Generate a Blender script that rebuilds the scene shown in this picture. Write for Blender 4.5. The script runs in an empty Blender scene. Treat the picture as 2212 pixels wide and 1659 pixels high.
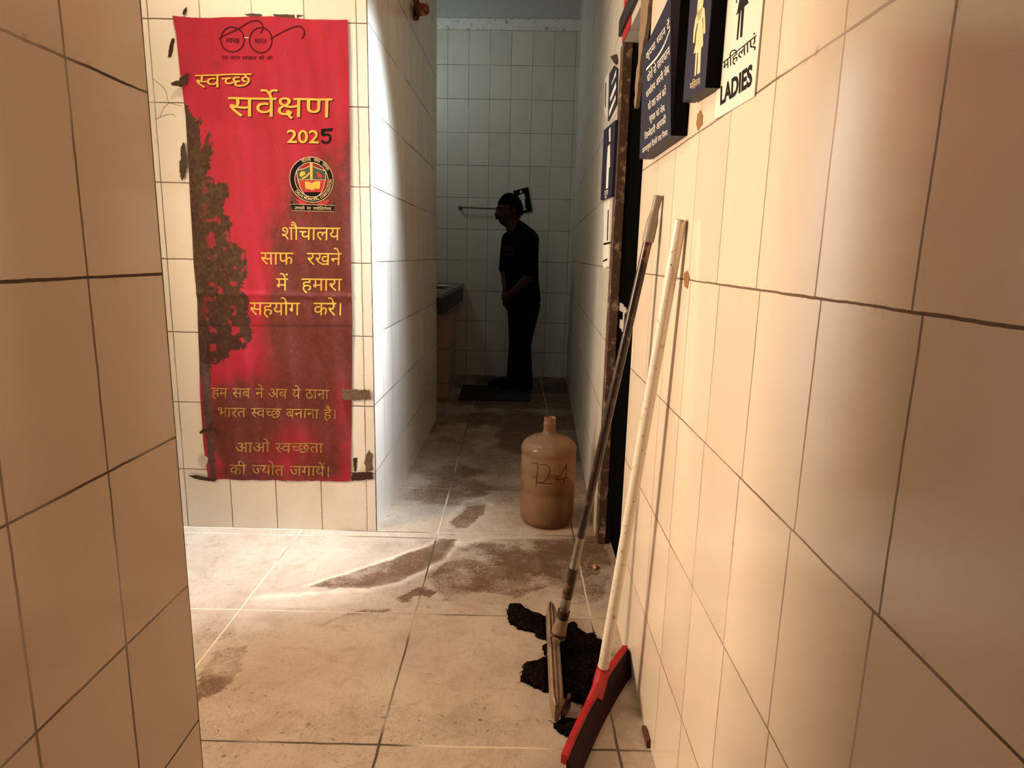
import bpy, bmesh, math, random
import numpy as np
from mathutils import Vector, Matrix
from mathutils.geometry import tessellate_polygon

random.seed(7)
SC = bpy.context.scene
COL = SC.collection

# ------------------------------------------------------------------ camera
IMW, IMH, FPX = 2212, 1659, 1390.92
YAW, PITCH, ROLL, CAMH = 0.0126, 0.1973, 0.024, 1.2139
_cy, _sy = math.cos(YAW), math.sin(YAW)
_cp, _sp = math.cos(PITCH), math.sin(PITCH)
FWD = Vector((-_sy * _cp, _cy * _cp, -_sp))
_r0 = Vector((_cy, _sy, 0)); _u0 = _r0.cross(FWD)
RGT = math.cos(ROLL) * _r0 + math.sin(ROLL) * _u0
UPV = -math.sin(ROLL) * _r0 + math.cos(ROLL) * _u0
CAM = Vector((0, 0, CAMH))
cd = bpy.data.cameras.new('camera'); cam = bpy.data.objects.new('camera', cd); COL.objects.link(cam)
cd.sensor_width = 36; cd.lens = FPX * 36 / IMW; cd.clip_start = 0.02; cd.clip_end = 60
_m = Matrix((RGT, UPV, -FWD)).transposed().to_4x4(); _m.translation = CAM
cam.matrix_world = _m
SC.camera = cam

# ------------------------------------------------------------------ world, exposure, lights
SC.view_settings.view_transform = 'Standard'; SC.view_settings.look = 'None'
SC.view_settings.exposure = 0.0; SC.view_settings.gamma = 1.0; SC.view_settings.use_curve_mapping = False
wd = bpy.data.worlds.new('world'); SC.world = wd; wd.use_nodes = True
wd.node_tree.nodes['Background'].inputs[0].default_value = (0.5, 0.55, 0.6, 1)
wd.node_tree.nodes['Background'].inputs[1].default_value = 0.004
SC.cycles.max_bounces = 8; SC.cycles.diffuse_bounces = 4; SC.cycles.transparent_max_bounces = 12
SC.cycles.use_denoising = True

def light(kind, name, loc, power, color, aim=None, **kw):
    d = bpy.data.lights.new(name, kind); d.energy = power; d.color = color
    for k, v in kw.items(): setattr(d, k, v)
    o = bpy.data.objects.new(name, d); COL.objects.link(o); o.location = loc
    if aim is not None:
        o.rotation_euler = (Vector(aim) - Vector(loc)).to_track_quat('-Z', 'Y').to_euler()
    return o

WARM = (1.0, 0.73, 0.45)
# warm light from the open left end of the bay
light('AREA', 'bay_window_light', (-2.05, 1.66, 1.45), 50, (1.0, 0.75, 0.52), aim=(0.36, 1.35, 1.25), shape='RECTANGLE', size=0.5, size_y=0.8, spread=math.radians(135))
# bare warm bulb high in the bay
light('POINT', 'bay_bulb', (-1.08, 2.22, 2.75), 33, (1.0, 0.81, 0.58), shadow_soft_size=0.05)
# added cool spot with no vent behind it: wide up and down, narrow sideways
o_ = light('SPOT', 'added_cool_spot', (0.32, 2.60, 2.27), 330, (0.74, 0.88, 1.0), aim=(-0.68, 2.70, 1.27),
           spot_size=math.radians(84), spot_blend=1.0, shadow_soft_size=0.05)
o_.scale = (0.62, 1, 1)
# second added spot, to brighten the floor along the front wall
light('SPOT', 'added_floor_spot', (0.32, 2.58, 2.27), 520, (0.80, 0.91, 1.0), aim=(-1.30, 2.50, 0.0), spot_size=math.radians(44), spot_blend=1.0, shadow_soft_size=0.05).scale = (0.8, 1, 1)
# daylight of the alcove window above the counter
light('AREA', 'alcove_daylight', (-1.33, 5.61, 2.90), 6, (0.80, 0.93, 0.90), aim=(0.2, 6.4, 2.5), shape='RECTANGLE', size=0.6, size_y=0.5)
# ------------------------------------------------------------------ pixel -> point on a real plane
def ray(px, py): return (px - IMW / 2) / FPX * RGT - (py - IMH / 2) / FPX * UPV + FWD
def hit(px, py, q, n):
    d = ray(px, py); q = Vector(q); n = Vector(n)
    return CAM + d * (n.dot(q - CAM) / n.dot(d))
def on_z(px, py, z=0.0): return hit(px, py, (0, 0, z), (0, 0, 1))
def on_y(px, py, y): return hit(px, py, (0, y, 0), (0, 1, 0))
def on_x(px, py, x): return hit(px, py, (x, 0, 0), (1, 0, 0))

class Wall:
    """a vertical plane: origin at its foot, t along it, n towards the viewer's side"""
    def __init__(s, o, t, n):
        s.o = Vector(o); s.t = Vector(t).normalized(); s.n = Vector(n).normalized(); s.z = Vector((0, 0, 1))
        m = Matrix((s.t, s.z.cross(s.t), s.z)).transposed().to_4x4(); m.translation = s.o; s.m = m
    def px(s, x, y, off=0.0): return hit(x, y, s.o + s.n * off, s.n)
    def uz(s, x, y, off=0.0):
        p = s.px(x, y, off) - s.o
        return (p.dot(s.t), p.z)
    def at(s, u, z, off=0.0): return s.o + s.t * u + s.z * z + s.n * off
def _dir(a): return Vector((math.sin(a), math.cos(a), 0))
def _nrm(a): return Vector((math.cos(a), -math.sin(a), 0))
BAN = Wall((0, 2.6709, 0), (math.cos(.0088), math.sin(.0088), 0), (math.sin(.0088), -math.cos(.0088), 0))
END = Wall((0, 6.487, 0), (math.cos(-.0204), math.sin(-.0204), 0), (math.sin(-.0204), -math.cos(-.0204), 0))
COR = Wall((-.6177, 0, 0), (0, 1, 0), (1, 0, 0))
RWL = Wall((.3666, 0, 0), _dir(-.0086), -_nrm(-.0086))
LWL = Wall((-.6426, 0, 0), _dir(.0037), _nrm(.0037))
_ka = math.atan2(.115, 3.81)
FAR = Wall((.352, 2.667, 0), _dir(_ka), -_nrm(_ka))

# ------------------------------------------------------------------ object helpers
def tag(o, label=None, cat=None, group=None, kind=None):
    if label: o['label'] = label
    if cat: o['category'] = cat
    if group: o['group'] = group
    if kind: o['kind'] = kind
    return o
def empty(name, loc, label, cat, group=None):
    o = bpy.data.objects.new(name, None); COL.objects.link(o); o.location = loc; o.empty_display_size = .05
    return tag(o, label, cat, group)
def link_mesh(name, me, mat=None, parent=None):
    o = bpy.data.objects.new(name, me); COL.objects.link(o)
    if mat is not None and not me.materials: me.materials.append(mat)
    if parent is not None:
        o.parent = parent; o.matrix_parent_inverse = (Matrix.Translation(parent.location) @ parent.rotation_euler.to_matrix().to_4x4()).inverted() if parent.type == 'EMPTY' else parent_world(parent).inverted()
    return o
def parent_world(o):
    m = Matrix.LocRotScale(o.location, o.rotation_euler, o.scale)
    return parent_world(o.parent) @ o.matrix_parent_inverse @ m if o.parent else m
def mesh_obj(name, verts, faces, mat=None, parent=None, smooth=False):
    me = bpy.data.meshes.new(name); me.from_pydata([tuple(v) for v in verts], [], faces); me.update()
    if smooth: me.polygons.foreach_set('use_smooth', [True] * len(me.polygons))
    return link_mesh(name, me, mat, parent)
def bm_obj(name, bm, mat=None, parent=None, smooth=False):
    bmesh.ops.recalc_face_normals(bm, faces=bm.faces[:])
    me = bpy.data.meshes.new(name); bm.to_mesh(me); bm.free()
    if smooth: me.polygons.foreach_set('use_smooth', [True] * len(me.polygons))
    return link_mesh(name, me, mat, parent)
def autosmooth(o, ang=40):
    me = o.data
    me.polygons.foreach_set('use_smooth', [True] * len(me.polygons))
    bm = bmesh.new(); bm.from_mesh(me)
    for e in bm.edges:
        if len(e.link_faces) == 2: e.smooth = e.calc_face_angle(0) < math.radians(ang)
    bm.to_mesh(me); bm.free()
    return o
def add_box(bm, a, b, M=None, bevel=0.0):
    a = Vector(a); b = Vector(b); c = (a + b) / 2; s = b - a
    r = bmesh.ops.create_cube(bm, size=1)
    vs = r['verts']
    for v in vs: v.co = Vector((v.co.x * s.x, v.co.y * s.y, v.co.z * s.z)) + c
    if bevel > 0:
        es = list({e for v in vs for e in v.link_edges})
        rb = bmesh.ops.bevel(bm, geom=es, offset=bevel, segments=2, affect='EDGES', profile=.5)
        vs = list({v for f in rb['faces'] for v in f.verts} | {v for v in vs if v.is_valid})
    if M is not None:
        for v in vs: v.co = M @ v.co
    return vs
def add_prism(bm, pts, axis_vec):
    """closed polygon pts (3D, planar) extruded by axis_vec"""
    v0 = [bm.verts.new(p) for p in pts]; v1 = [bm.verts.new(Vector(p) + Vector(axis_vec)) for p in pts]
    n = len(pts)
    bm.faces.new(v0); bm.faces.new(v1[::-1])
    for i in range(n): bm.faces.new((v0[i], v1[i], v1[(i + 1) % n], v0[(i + 1) % n]))
def add_tube(bm, pts, radii, seg=16, cap=True):
    pts = [Vector(p) for p in pts]
    if not hasattr(radii, '__len__'): radii = [radii] * len(pts)
    rings = []; up = None
    for i, p in enumerate(pts):
        d = (pts[min(i + 1, len(pts) - 1)] - pts[max(i - 1, 0)]).normalized()
        if up is None: up = d.orthogonal().normalized()
        else: up = (up - d * up.dot(d)).normalized()
        w = d.cross(up)
        rings.append([bm.verts.new(p + (up * math.cos(2 * math.pi * k / seg) + w * math.sin(2 * math.pi * k / seg)) * radii[i]) for k in range(seg)])
    for a, b in zip(rings, rings[1:]):
        for k in range(seg): bm.faces.new((a[k], a[(k + 1) % seg], b[(k + 1) % seg], b[k]))
    if cap: bm.faces.new(rings[0][::-1]); bm.faces.new(rings[-1])
    return rings
def add_lathe(bm, prof, M=None, seg=40, cap0=True, cap1=True):
    rings = []
    for r, z in prof:
        ring = []
        for k in range(seg):
            p = Vector((r * math.cos(2 * math.pi * k / seg), r * math.sin(2 * math.pi * k / seg), z))
            ring.append(bm.verts.new(M @ p if M is not None else p))
        rings.append(ring)
    for a, b in zip(rings, rings[1:]):
        for k in range(seg): bm.faces.new((a[k], a[(k + 1) % seg], b[(k + 1) % seg], b[k]))
    if cap0: bm.faces.new(rings[0][::-1])
    if cap1: bm.faces.new(rings[-1])
def smooth_path(pts, n=6):
    """Catmull-Rom through the points"""
    out = []
    P = [pts[0]] + list(pts) + [pts[-1]]
    for i in range(1, len(P) - 2):
        for k in range(n):
            t = k / n
            out.append(tuple(.5 * (2 * b + (c - a) * t + (2 * a - 5 * b + 4 * c - d) * t * t + (3 * b - a - 3 * c + d) * t ** 3)
                             for a, b, c, d in zip(P[i - 1], P[i], P[i + 1], P[i + 2])))
    out.append(tuple(pts[-1]))
    return out

# ------------------------------------------------------------------ node helper
class NT:
    def __init__(s, name):
        s.mat = bpy.data.materials.new(name); s.mat.use_nodes = True
        s.t = s.mat.node_tree; s.t.nodes.clear()
        s.out = s.t.nodes.new('ShaderNodeOutputMaterial')
        s.tc = None
    def node(s, typ, **kw):
        n = s.t.nodes.new(typ)
        for k, v in kw.items(): setattr(n, k, v)
        return n
    def put(s, sock, v):
        if isinstance(v, bpy.types.NodeSocket): s.t.links.new(v, sock)
        elif isinstance(v, (tuple, list)) and len(v) == 3 and sock.type == 'RGBA': sock.default_value = (*v, 1)
        else: sock.default_value = v
    def obj(s):
        if s.tc is None: s.tc = s.node('ShaderNodeTexCoord')
        return s.tc.outputs['Object']
    def m(s, op, a, b=0.0, c=0.0, clamp=False):
        n = s.node('ShaderNodeMath', operation=op, use_clamp=clamp)
        for i, v in enumerate((a, b, c)): s.put(n.inputs[i], v)
        return n.outputs[0]
    def noise(s, scale, detail=3.0, rough=.55, vec=None, dist=0.0, out='Fac'):
        n = s.node('ShaderNodeTexNoise'); s.put(n.inputs['Vector'], vec if vec is not None else s.obj())
        n.inputs['Scale'].default_value = scale; n.inputs['Detail'].default_value = detail
        n.inputs['Roughness'].default_value = rough; n.inputs['Distortion'].default_value = dist
        return n.outputs[out]
    def scaled(s, v):
        n = s.node('ShaderNodeVectorMath', operation='MULTIPLY'); s.put(n.inputs[0], s.obj()); n.inputs[1].default_value = v
        return n.outputs[0]
    def ramp(s, x, a, b, lo=0.0, hi=1.0):
        n = s.node('ShaderNodeMapRange', interpolation_type='SMOOTHSTEP')
        s.put(n.inputs[0], x); s.put(n.inputs[1], a); s.put(n.inputs[2], b); s.put(n.inputs[3], lo); s.put(n.inputs[4], hi)
        return n.outputs[0]
    def mix(s, f, a, b, mode='MIX'):
        n = s.node('ShaderNodeMix', data_type='RGBA', blend_type=mode)
        s.put(n.inputs[0], f); s.put(n.inputs[6], a); s.put(n.inputs[7], b)
        return n.outputs[2]
    def attr(s, name): 
        n = s.node('ShaderNodeAttribute', attribute_name=name); return n
    def bump(s, h, strength=.3, dist=.002, normal=None):
        n = s.node('ShaderNodeBump'); s.put(n.inputs['Height'], h)
        n.inputs['Strength'].default_value = strength; n.inputs['Distance'].default_value = dist
        if normal is not None: s.put(n.inputs['Normal'], normal)
        return n.outputs[0]
    def bsdf(s, color, rough=.5, metal=0.0, spec=.5, normal=None, **kw):
        n = s.node('ShaderNodeBsdfPrincipled'); s.put(n.inputs['Base Color'], color); s.put(n.inputs['Roughness'], rough)
        s.put(n.inputs['Metallic'], metal); s.put(n.inputs['Specular IOR Level'], spec)
        if normal is not None: s.put(n.inputs['Normal'], normal)
        for k, v in kw.items(): s.put(n.inputs[k], v)
        return n.outputs[0]
    def done(s, shader): s.t.links.new(shader, s.out.inputs[0]); return s.mat

def simple_mat(name, color, rough=.5, metal=0.0, spec=.5, var=.15, nscale=30, bump=.0, dirt=None, dirt_amt=.5, dscale=12):
    t = NT(name)
    n = t.noise(nscale, 4)
    c = t.mix(t.m('MULTIPLY', n, var * 2), color, tuple(x * .55 for x in color))
    if dirt is not None:
        d = t.ramp(t.noise(dscale, 5, .65), .62 - dirt_amt * .3, .72)
        c = t.mix(d, c, dirt)
    nr = t.bump(t.noise(nscale * 3, 3), bump, .002) if bump > 0 else None
    return t.done(t.bsdf(c, rough, metal, spec, nr))
GLYPHS = """
369 322 398 323 425 324 442 326 460 329 478 332 486 260 461 256 435 253 408 252 380 251 352 252 322 254 292 258 262 264 236 270 212 277 198 269 183 261 167 253 196 218 228 182 264 146 301 110 340 75 380 42 326 -12 289 21 254 54 220 87 189 120 160 151 133 181 109 209 89 234 73 256 60 275 51 292 46 305 41 323 40 340 44 358 55 376 67 385 83 391 104 393 127 390 148 382 159 373 171 362 181 350 194 364 203 380 210 398 214 418 216 438 217 458 216 486 212 512 207 534 201 551 0 551 0 622 403 622 403 551 281 551 288 532 293 511 297 486 298 458 297 431 294 407 288 385 281 365 272 348 262 333 297 327 333 323
571 551 467 551 467 0 387 0 387 165 368 153 347 143 324 132 297 124 267 120 233 118 198 120 166 127 137 139 111 155 89 174 70 198 57 224 49 254 46 286 52 339 72 383 104 418 146 444 196 459 255 464 270 464 288 462 307 461 326 459 342 457 354 454 349 381 329 385 306 388 282 390 259 391 221 388 188 379 162 364 143 343 131 318 127 287 131 256 141 231 158 212 181 199 206 191 235 188 268 191 298 198 324 210 348 226 369 242 387 260 387 551 0 551 0 622 571 622
0 622 410 622 410 551 0 551|509 200 496 190 481 178 464 166 446 153 425 142 402 132 376 124 348 120 317 118 269 123 227 137 190 161 163 193 146 231 141 275 142 294 147 312 154 330 163 345 173 359 185 371 38 369 38 441 331 441 349 441 367 440 382 440 389 440 382 370 350 370 314 367 283 359 256 346 237 327 225 303 221 274 224 248 234 226 250 210 270 198 293 190 317 188 349 191 379 198 404 210 428 226 449 243 469 262
296 70 346 74 392 84 436 102 475 125 509 154 536 187 557 225 570 266 574 310 571 340 564 366 551 388 534 405 512 416 487 419 467 417 450 411 438 401 428 381 424 358 427 337 436 318 450 300 472 285 500 272 535 261 502 198 453 215 414 237 384 262 363 291 351 322 347 356 350 386 359 414 374 438 396 458 422 472 455 481 455 551 0 551 0 622 715 622 715 551 535 551 535 477 567 465 595 447 620 422 638 391 649 353 653 308 650 270 642 232 628 195 609 160 585 127 556 96 523 69 486 45 444 26 398 12 349 3 296 0 237 5 188 18 150 42 123 72 106 107 101 147 103 168 108 190 114 205 122 218 132 231 106 246 84 263 66 284 53 306 46 332 43 359 48 396 63 427 88 451 121 469 160 479 206 483 225 482 249 480 272 477 288 473 282 404 267 408 250 412 232 414 212 415 163 408 134 386 124 350 126 332 134 317 146 305 162 295 181 287 202 281 222 286 243 289 266 290 277 290 289 289 300 288 308 287 302 217 296 218 288 218 282 218 276 218 224 210 192 187 182 148 185 124 196 104 213 89 236 78 264 72
174 632 198 631 220 627 240 622 259 613 276 601 291 586 302 572 312 554 320 533 327 507 331 475 332 437 332 321 533 321 533 551 402 551 402 622 717 622 717 551 614 551 614 0 533 0 533 250 332 250 332 213 330 193 326 177 318 166 302 155 283 151 264 154 243 164 229 173 216 183 204 196 193 209 183 223 175 237 167 258 164 278 167 295 178 308 196 318 224 321 253 321 253 426 252 455 251 479 248 498 242 520 232 538 216 555 195 565 169 568 145 565 128 555 118 540 114 521 117 504 124 489 138 478 157 469 184 463 218 460 210 389 163 396 124 408 90 426 66 450 51 481 46 520 50 556 63 584 84 606 111 620 141 629
170 551 170 0 89 0 89 551 0 551 0 622 273 622 273 551
395 42 341 -12 302 21 265 54 230 87 197 120 166 151 138 181 113 209 92 234 75 256 62 275 53 292 46 305 42 323 40 340 44 358 55 376 67 385 83 391 104 393 127 390 148 382 159 373 171 362 181 349 205 363 224 380 238 399 248 420 254 443 256 468 255 491 251 514 246 534 239 551 0 551 0 622 424 622 424 551 320 551 329 525 334 494 336 458 334 423 326 392 314 365 298 341 278 319 254 300 227 284 198 268 167 254 199 219 233 183 272 146 312 110 353 75
481 551 481 0 400 0 400 328 291 328 254 327 223 325 200 322 180 317 164 309 150 299 137 284 129 263 126 237 130 205 142 173 163 142 191 111 227 77 271 40 217 -12 187 15 159 41 132 68 107 95 86 123 68 151 55 180 48 211 45 242 46 265 51 286 58 305 68 323 80 338 93 351 114 366 137 378 163 388 193 394 230 398 272 399 400 399 400 551 0 551 0 622 584 622 584 551
568 551 474 551 474 380 473 348 471 321 466 299 460 280 452 262 441 246 411 219 372 201 323 192 307 266 327 270 344 276 359 282 370 292 380 305 388 322 391 336 392 355 393 380 393 551 160 551 160 353 160 324 161 299 163 278 166 260 170 244 176 230 184 218 194 206 206 196 221 185 239 173 260 160 370 98 408 74 438 52 460 30 474 6 483 -22 486 -53 484 -79 479 -104 470 -128 459 -150 449 -169 439 -184 367 -142 376 -128 384 -114 392 -100 400 -77 403 -55 401 -37 395 -22 388 -12 377 -1 363 10 344 23 320 38 290 56 203 106 178 122 156 137 136 154 120 171 106 190 95 212 86 240 81 274 79 316 79 551 0 551 0 622 568 622
777 551 452 551 452 349 486 377 525 393 569 399 610 394 645 381 675 358 698 326 711 286 716 239 714 208 709 175 701 141 689 107 672 73 651 39 579 80 595 102 608 127 620 154 629 182 634 210 636 237 634 266 627 289 616 307 602 320 584 327 562 330 526 322 489 298 452 258 452 0 371 0 371 174 354 161 334 148 312 136 286 126 258 120 226 118 195 120 166 126 138 137 112 152 90 171 71 194 57 222 49 254 46 290 52 340 70 382 101 417 141 443 189 459 244 464 268 463 296 460 321 457 339 454 333 381 315 385 292 388 269 390 249 391 213 388 183 379 159 365 141 345 131 321 127 292 130 260 141 234 158 214 179 199 202 191 228 188 256 190 282 197 306 209 329 224 350 241 371 260 371 551 0 551 0 622 777 622
413 -58 399 -35 386 -12 373 11 361 33 351 54 342 73 330 71 316 70 302 68 287 68 259 69 231 73 202 78 175 87 149 98 124 112 102 130 83 151 68 176 56 204 48 236 46 272 48 300 53 325 62 348 73 367 86 385 102 401 126 419 153 433 183 443 216 450 252 455 290 456 295 456 295 551 0 551 0 622 534 622 534 551 376 551 376 385 327 385 291 384 260 382 234 378 211 372 191 365 173 355 159 344 148 331 138 317 132 301 127 282 126 262 130 229 144 200 166 174 197 155 237 144 287 140 293 140 299 140 305 140 312 141 308 160 306 176 308 197 315 214 327 226 341 234 357 238 373 240 399 237 421 229 438 216 451 199 458 181 461 162 459 142 455 126 446 112 436 102 424 93 410 86 419 70 428 53 438 36 450 18 464 -2 480 -24
509 551 509 0 428 0 428 250 207 250 207 213 205 193 201 177 192 166 177 155 159 151 140 154 119 164 105 173 92 183 80 196 69 209 59 223 50 237 42 258 39 278 42 295 52 308 64 315 80 320 100 321 126 321 126 551 0 551 0 622 612 622 612 551|428 551 207 551 207 321 428 321
-185 615 -195 638 -204 660 -211 682 -216 704 -219 726 -220 748 -215 789 -201 824 -178 854 -146 878 -107 891 -61 896 -23 893 10 883 39 868 64 845 87 815 108 778 127 734 145 682 163 622 273 622 273 551 170 551 170 0 89 0 89 551 0 551 0 622 87 622 68 685 49 736 28 776 5 803 -23 820 -57 825 -82 822 -102 814 -118 800 -130 782 -137 760 -139 733 -138 711 -135 691 -129 672 -122 653 -114 634 -105 615
470 218 465 175 450 141 424 114 392 95 354 84 312 80 257 87 206 108 159 144 115 196 71 267 29 356 100 382 129 316 160 260 193 214 228 180 265 160 305 153 329 155 349 161 367 170 380 185 388 203 391 227 389 251 382 273 370 293 356 312 338 330 318 347 300 344 280 342 260 341 255 411 296 415 328 423 352 435 367 451 377 471 380 494 377 516 370 533 356 546 340 555 322 560 302 562 278 561 256 558 235 552 215 545 193 536 171 525 146 594 165 603 186 612 210 620 237 627 266 631 298 632 346 628 386 615 418 593 441 565 454 532 459 495 452 447 429 407 392 375 402 365 412 355 437 352 462 351 486 350 507 350 526 351 543 353 560 355 577 359 594 363 594 551 521 551 521 622 1038 622 1038 551 934 551 934 0 853 0 853 551 675 551 675 0 594 0 594 290 570 285 547 282 523 280 498 279 479 280 455 282 463 262 468 240|854 615 840 664 826 705 812 740 798 767 783 788 767 804 749 815 730 821 708 823 687 822 669 818 653 814 638 809 614 882 641 890 672 894 705 896 739 893 771 885 798 870 824 850 848 820 870 784 890 737 910 681 929 615
587 551 587 0 506 0 506 266 487 261 467 257 448 254 428 252 405 251 380 251 352 252 322 254 292 258 262 264 236 270 212 277 198 269 183 261 167 253 196 218 228 182 264 146 301 110 340 75 380 42 326 -12 289 21 254 54 220 87 189 120 160 151 133 181 109 209 89 234 73 256 60 275 51 292 46 305 41 323 40 340 44 358 55 376 67 385 83 391 104 393 127 390 148 382 159 373 171 362 181 350 194 364 203 380 210 398 214 418 216 438 217 458 216 486 212 512 207 534 201 551 0 551 0 622 691 622 691 551|369 322 394 322 418 324 440 326 462 329 484 334 506 339 506 551 281 551 288 532 293 511 297 486 298 458 297 431 294 407 288 385 281 365 272 348 262 333 297 327 333 323
-169 615 -183 664 -197 705 -210 740 -225 767 -240 788 -256 804 -274 815 -293 821 -315 823 -336 822 -354 818 -370 814 -385 809 -409 882 -382 890 -351 894 -318 896 -287 894 -261 888 -239 879 -219 865 -200 845 -181 819 -156 862 -114 887 -55 896 -34 895 -15 893 4 890 21 885 37 879 51 872 29 806 12 814 -7 821 -27 826 -48 827 -73 825 -93 817 -109 804 -121 788 -128 769 -130 747 -130 736 -129 726 -117 693 -105 656 -94 615
623 551 623 0 542 0 542 325 521 316 499 308 476 302 450 297 422 294 390 293 358 294 327 297 298 303 272 310 247 318 225 326 196 307 172 288 153 270 139 252 131 231 128 208 130 188 138 168 146 155 158 143 174 134 194 126 218 122 247 120 258 120 269 121 264 139 263 157 265 176 272 191 283 202 304 213 328 216 353 213 374 204 391 190 403 172 411 154 413 136 410 111 400 92 391 82 379 73 365 66 377 51 389 36 402 22 416 8 431 -7 448 -24 390 -65 372 -44 355 -24 338 -4 323 16 310 35 298 53 286 51 272 50 258 50 245 50 207 52 173 59 141 70 113 86 90 104 71 126 57 151 49 177 46 205 50 240 61 270 80 296 105 320 133 341 164 361 137 381 115 403 97 426 84 450 77 478 74 507 78 540 92 570 114 596 145 616 184 628 231 632 270 629 306 619 338 603 362 580 377 551 382 515 379 485 372 458 359 434 342 413 320 392 295 373 315 369 336 366 357 364 379 364 409 365 437 369 464 374 491 383 516 395 542 411 542 551 453 551 453 622 727 622 727 551|153 502 155 481 162 461 174 442 189 426 207 411 228 399 270 433 295 468 303 506 299 528 286 548 272 558 253 564 229 566 208 564 189 558 174 549 162 536 155 521
634 551 634 0 553 0 553 551 420 551 420 321 419 294 416 271 412 250 405 231 396 214 385 198 370 183 352 170 331 160 307 152 281 148 251 146 194 153 149 172 114 205 104 222 95 241 88 263 83 288 80 318 79 352 79 551 0 551 0 622 737 622 737 551|249 217 280 221 304 231 321 249 330 267 336 288 337 305 339 327 339 353 339 551 160 551 160 353 160 329 162 308 164 291 170 270 178 251 190 237 206 226 225 219
122 189 100 191 80 197 64 206 50 220 43 236 40 255 42 273 48 287 58 299 71 307 86 312 104 314 122 312 142 306 156 300 172 290 191 276 222 290 250 309 273 335 291 366 301 402 305 443 302 478 292 508 276 532 254 551 228 562 199 566 172 563 153 552 142 537 138 516 140 500 148 484 156 472 169 463 186 454 208 447 236 442 270 440 253 370 196 378 149 394 112 418 87 447 71 480 66 517 70 549 82 577 102 600 129 618 163 628 204 632 235 630 264 622 292 610 318 594 340 572 358 546 373 516 381 480 384 440 380 395 369 353 350 312 324 276 292 246 254 221 284 194 313 165 341 134 368 103 392 73 414 43 350 -1 317 44 286 84 258 118 230 147 204 172 179 194 161 191 142 190|591 551 591 0 510 0 510 551 421 551 421 622 695 622 695 551
170 551 170 0 89 0 89 551 0 551 0 622 273 622 273 551|80 615 63 639 46 659 30 674 16 684 1 692 -14 698 -36 702 -61 703 -81 702 -102 697 -123 690 -143 682 -169 751 -153 757 -137 763 -121 767 -104 770 -86 772 -67 773 -38 771 -11 763 13 752 35 735 55 716 72 692 76 694 63 726 50 753 37 774 24 792 10 805 -4 815 -20 822 -37 826 -57 827 -79 826 -97 823 -112 818 -127 813 -150 882 -123 890 -92 894 -59 896 -25 893 7 885 34 870 60 850 84 820 106 784 126 737 146 681 165 615
649 551 545 551 545 0 465 0 465 165 447 154 426 143 403 133 377 125 349 120 317 118 269 123 227 137 190 161 163 193 146 231 141 275 142 294 147 312 154 330 163 345 173 359 185 371 38 369 38 441 331 441 349 441 367 440 382 440 389 440 382 370 350 370 314 367 283 359 256 346 237 327 225 303 221 274 224 248 234 226 250 210 270 198 293 190 317 188 349 190 377 198 402 210 425 225 446 242 465 260 465 551 0 551 0 622 649 622
0 551 0 622 693 622 693 551 589 551 589 0 508 0 508 355 502 356 494 356 478 355 462 351 445 344 429 334 413 319 397 300 382 276 369 245 356 208 279 232 288 261 299 288 311 313 295 324 279 334 263 342 246 348 228 352 209 353 184 350 164 343 148 330 136 313 128 294 126 271 128 246 136 222 148 198 164 175 185 151 210 126 239 100 272 71 309 40 255 -12 217 21 182 53 149 84 119 114 94 145 73 176 57 207 48 240 45 275 48 308 56 337 70 362 87 382 108 398 131 410 156 419 180 424 204 426 233 424 259 420 284 412 308 400 332 387 354 370 396 401 444 420 499 426 504 426 508 426 508 551
595 622 595 551 491 551 491 0 410 0 410 179 390 167 368 157 343 146 316 138 286 134 253 132 197 139 148 159 108 192 75 237 52 291 38 353 76 363 106 375 130 390 147 407 157 430 160 457 159 475 155 493 148 509 141 524 132 538 123 551 0 551 0 622|129 301 144 271 160 247 180 228 202 214 228 206 259 203 291 205 320 212 346 224 370 239 391 256 410 274 410 551 211 551 227 516 237 481 240 445 228 381 191 333
460 551 460 349 477 364 495 376 514 386 534 393 555 398 578 399 619 394 654 381 684 358 707 326 720 286 725 239 723 208 718 175 710 141 698 107 681 73 660 39 588 80 604 102 617 127 629 154 638 182 643 210 645 237 643 266 636 289 625 307 610 320 592 327 570 330 534 322 498 298 460 257 460 0 379 0 379 193 362 181 343 170 323 160 300 152 275 148 248 146 222 148 198 152 176 160 156 171 139 183 125 197 110 217 98 239 90 262 84 288 80 318 79 354 79 551 0 551 0 622 786 622 786 551|160 551 160 360 161 327 163 300 166 281 171 266 178 252 188 240 204 227 224 220 248 217 274 219 299 225 321 234 342 246 361 261 379 278 379 551
729 551 729 0 648 0 648 45 624 33 598 24 572 16 544 11 516 8 488 7 417 13 348 31 282 60 216 104 150 164 85 239 69 261 57 280 49 296 42 318 40 338 44 358 55 376 67 385 83 391 104 393 127 390 148 382 159 373 171 362 181 350 194 364 203 380 210 398 214 418 216 438 217 458 216 483 214 508 209 530 201 551 0 551 0 622 833 622 833 551|534 232 557 234 578 238 598 246 616 257 633 268 648 280 648 551 281 551 290 524 296 493 298 458 294 407 282 364 263 328 237 298 204 273 166 253 214 201 263 158 314 124 368 99 426 84 490 79 518 80 546 83 572 89 598 97 623 108 648 122 648 198 632 189 613 181 593 174 571 168 547 165 521 164 491 166 463 173 436 184 413 198 394 216 378 238 366 263 358 290 356 319 361 364 377 402 404 432 439 455 482 468 531 473 550 472 575 470 599 467 616 463 610 394 594 398 576 401 558 403 540 404 510 402 485 394 464 382 449 365 440 343 437 316 440 290 449 269 464 252 484 241 508 234
0 622 569 622 569 551 466 551 466 0 385 0 385 298 204 298 204 244 200 220 190 202 174 192 153 188 137 190 120 197 102 209 85 224 70 241 56 260 45 280 39 299 37 318 40 339 50 355 62 363 78 367 98 369 385 369 385 551 0 551
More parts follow.
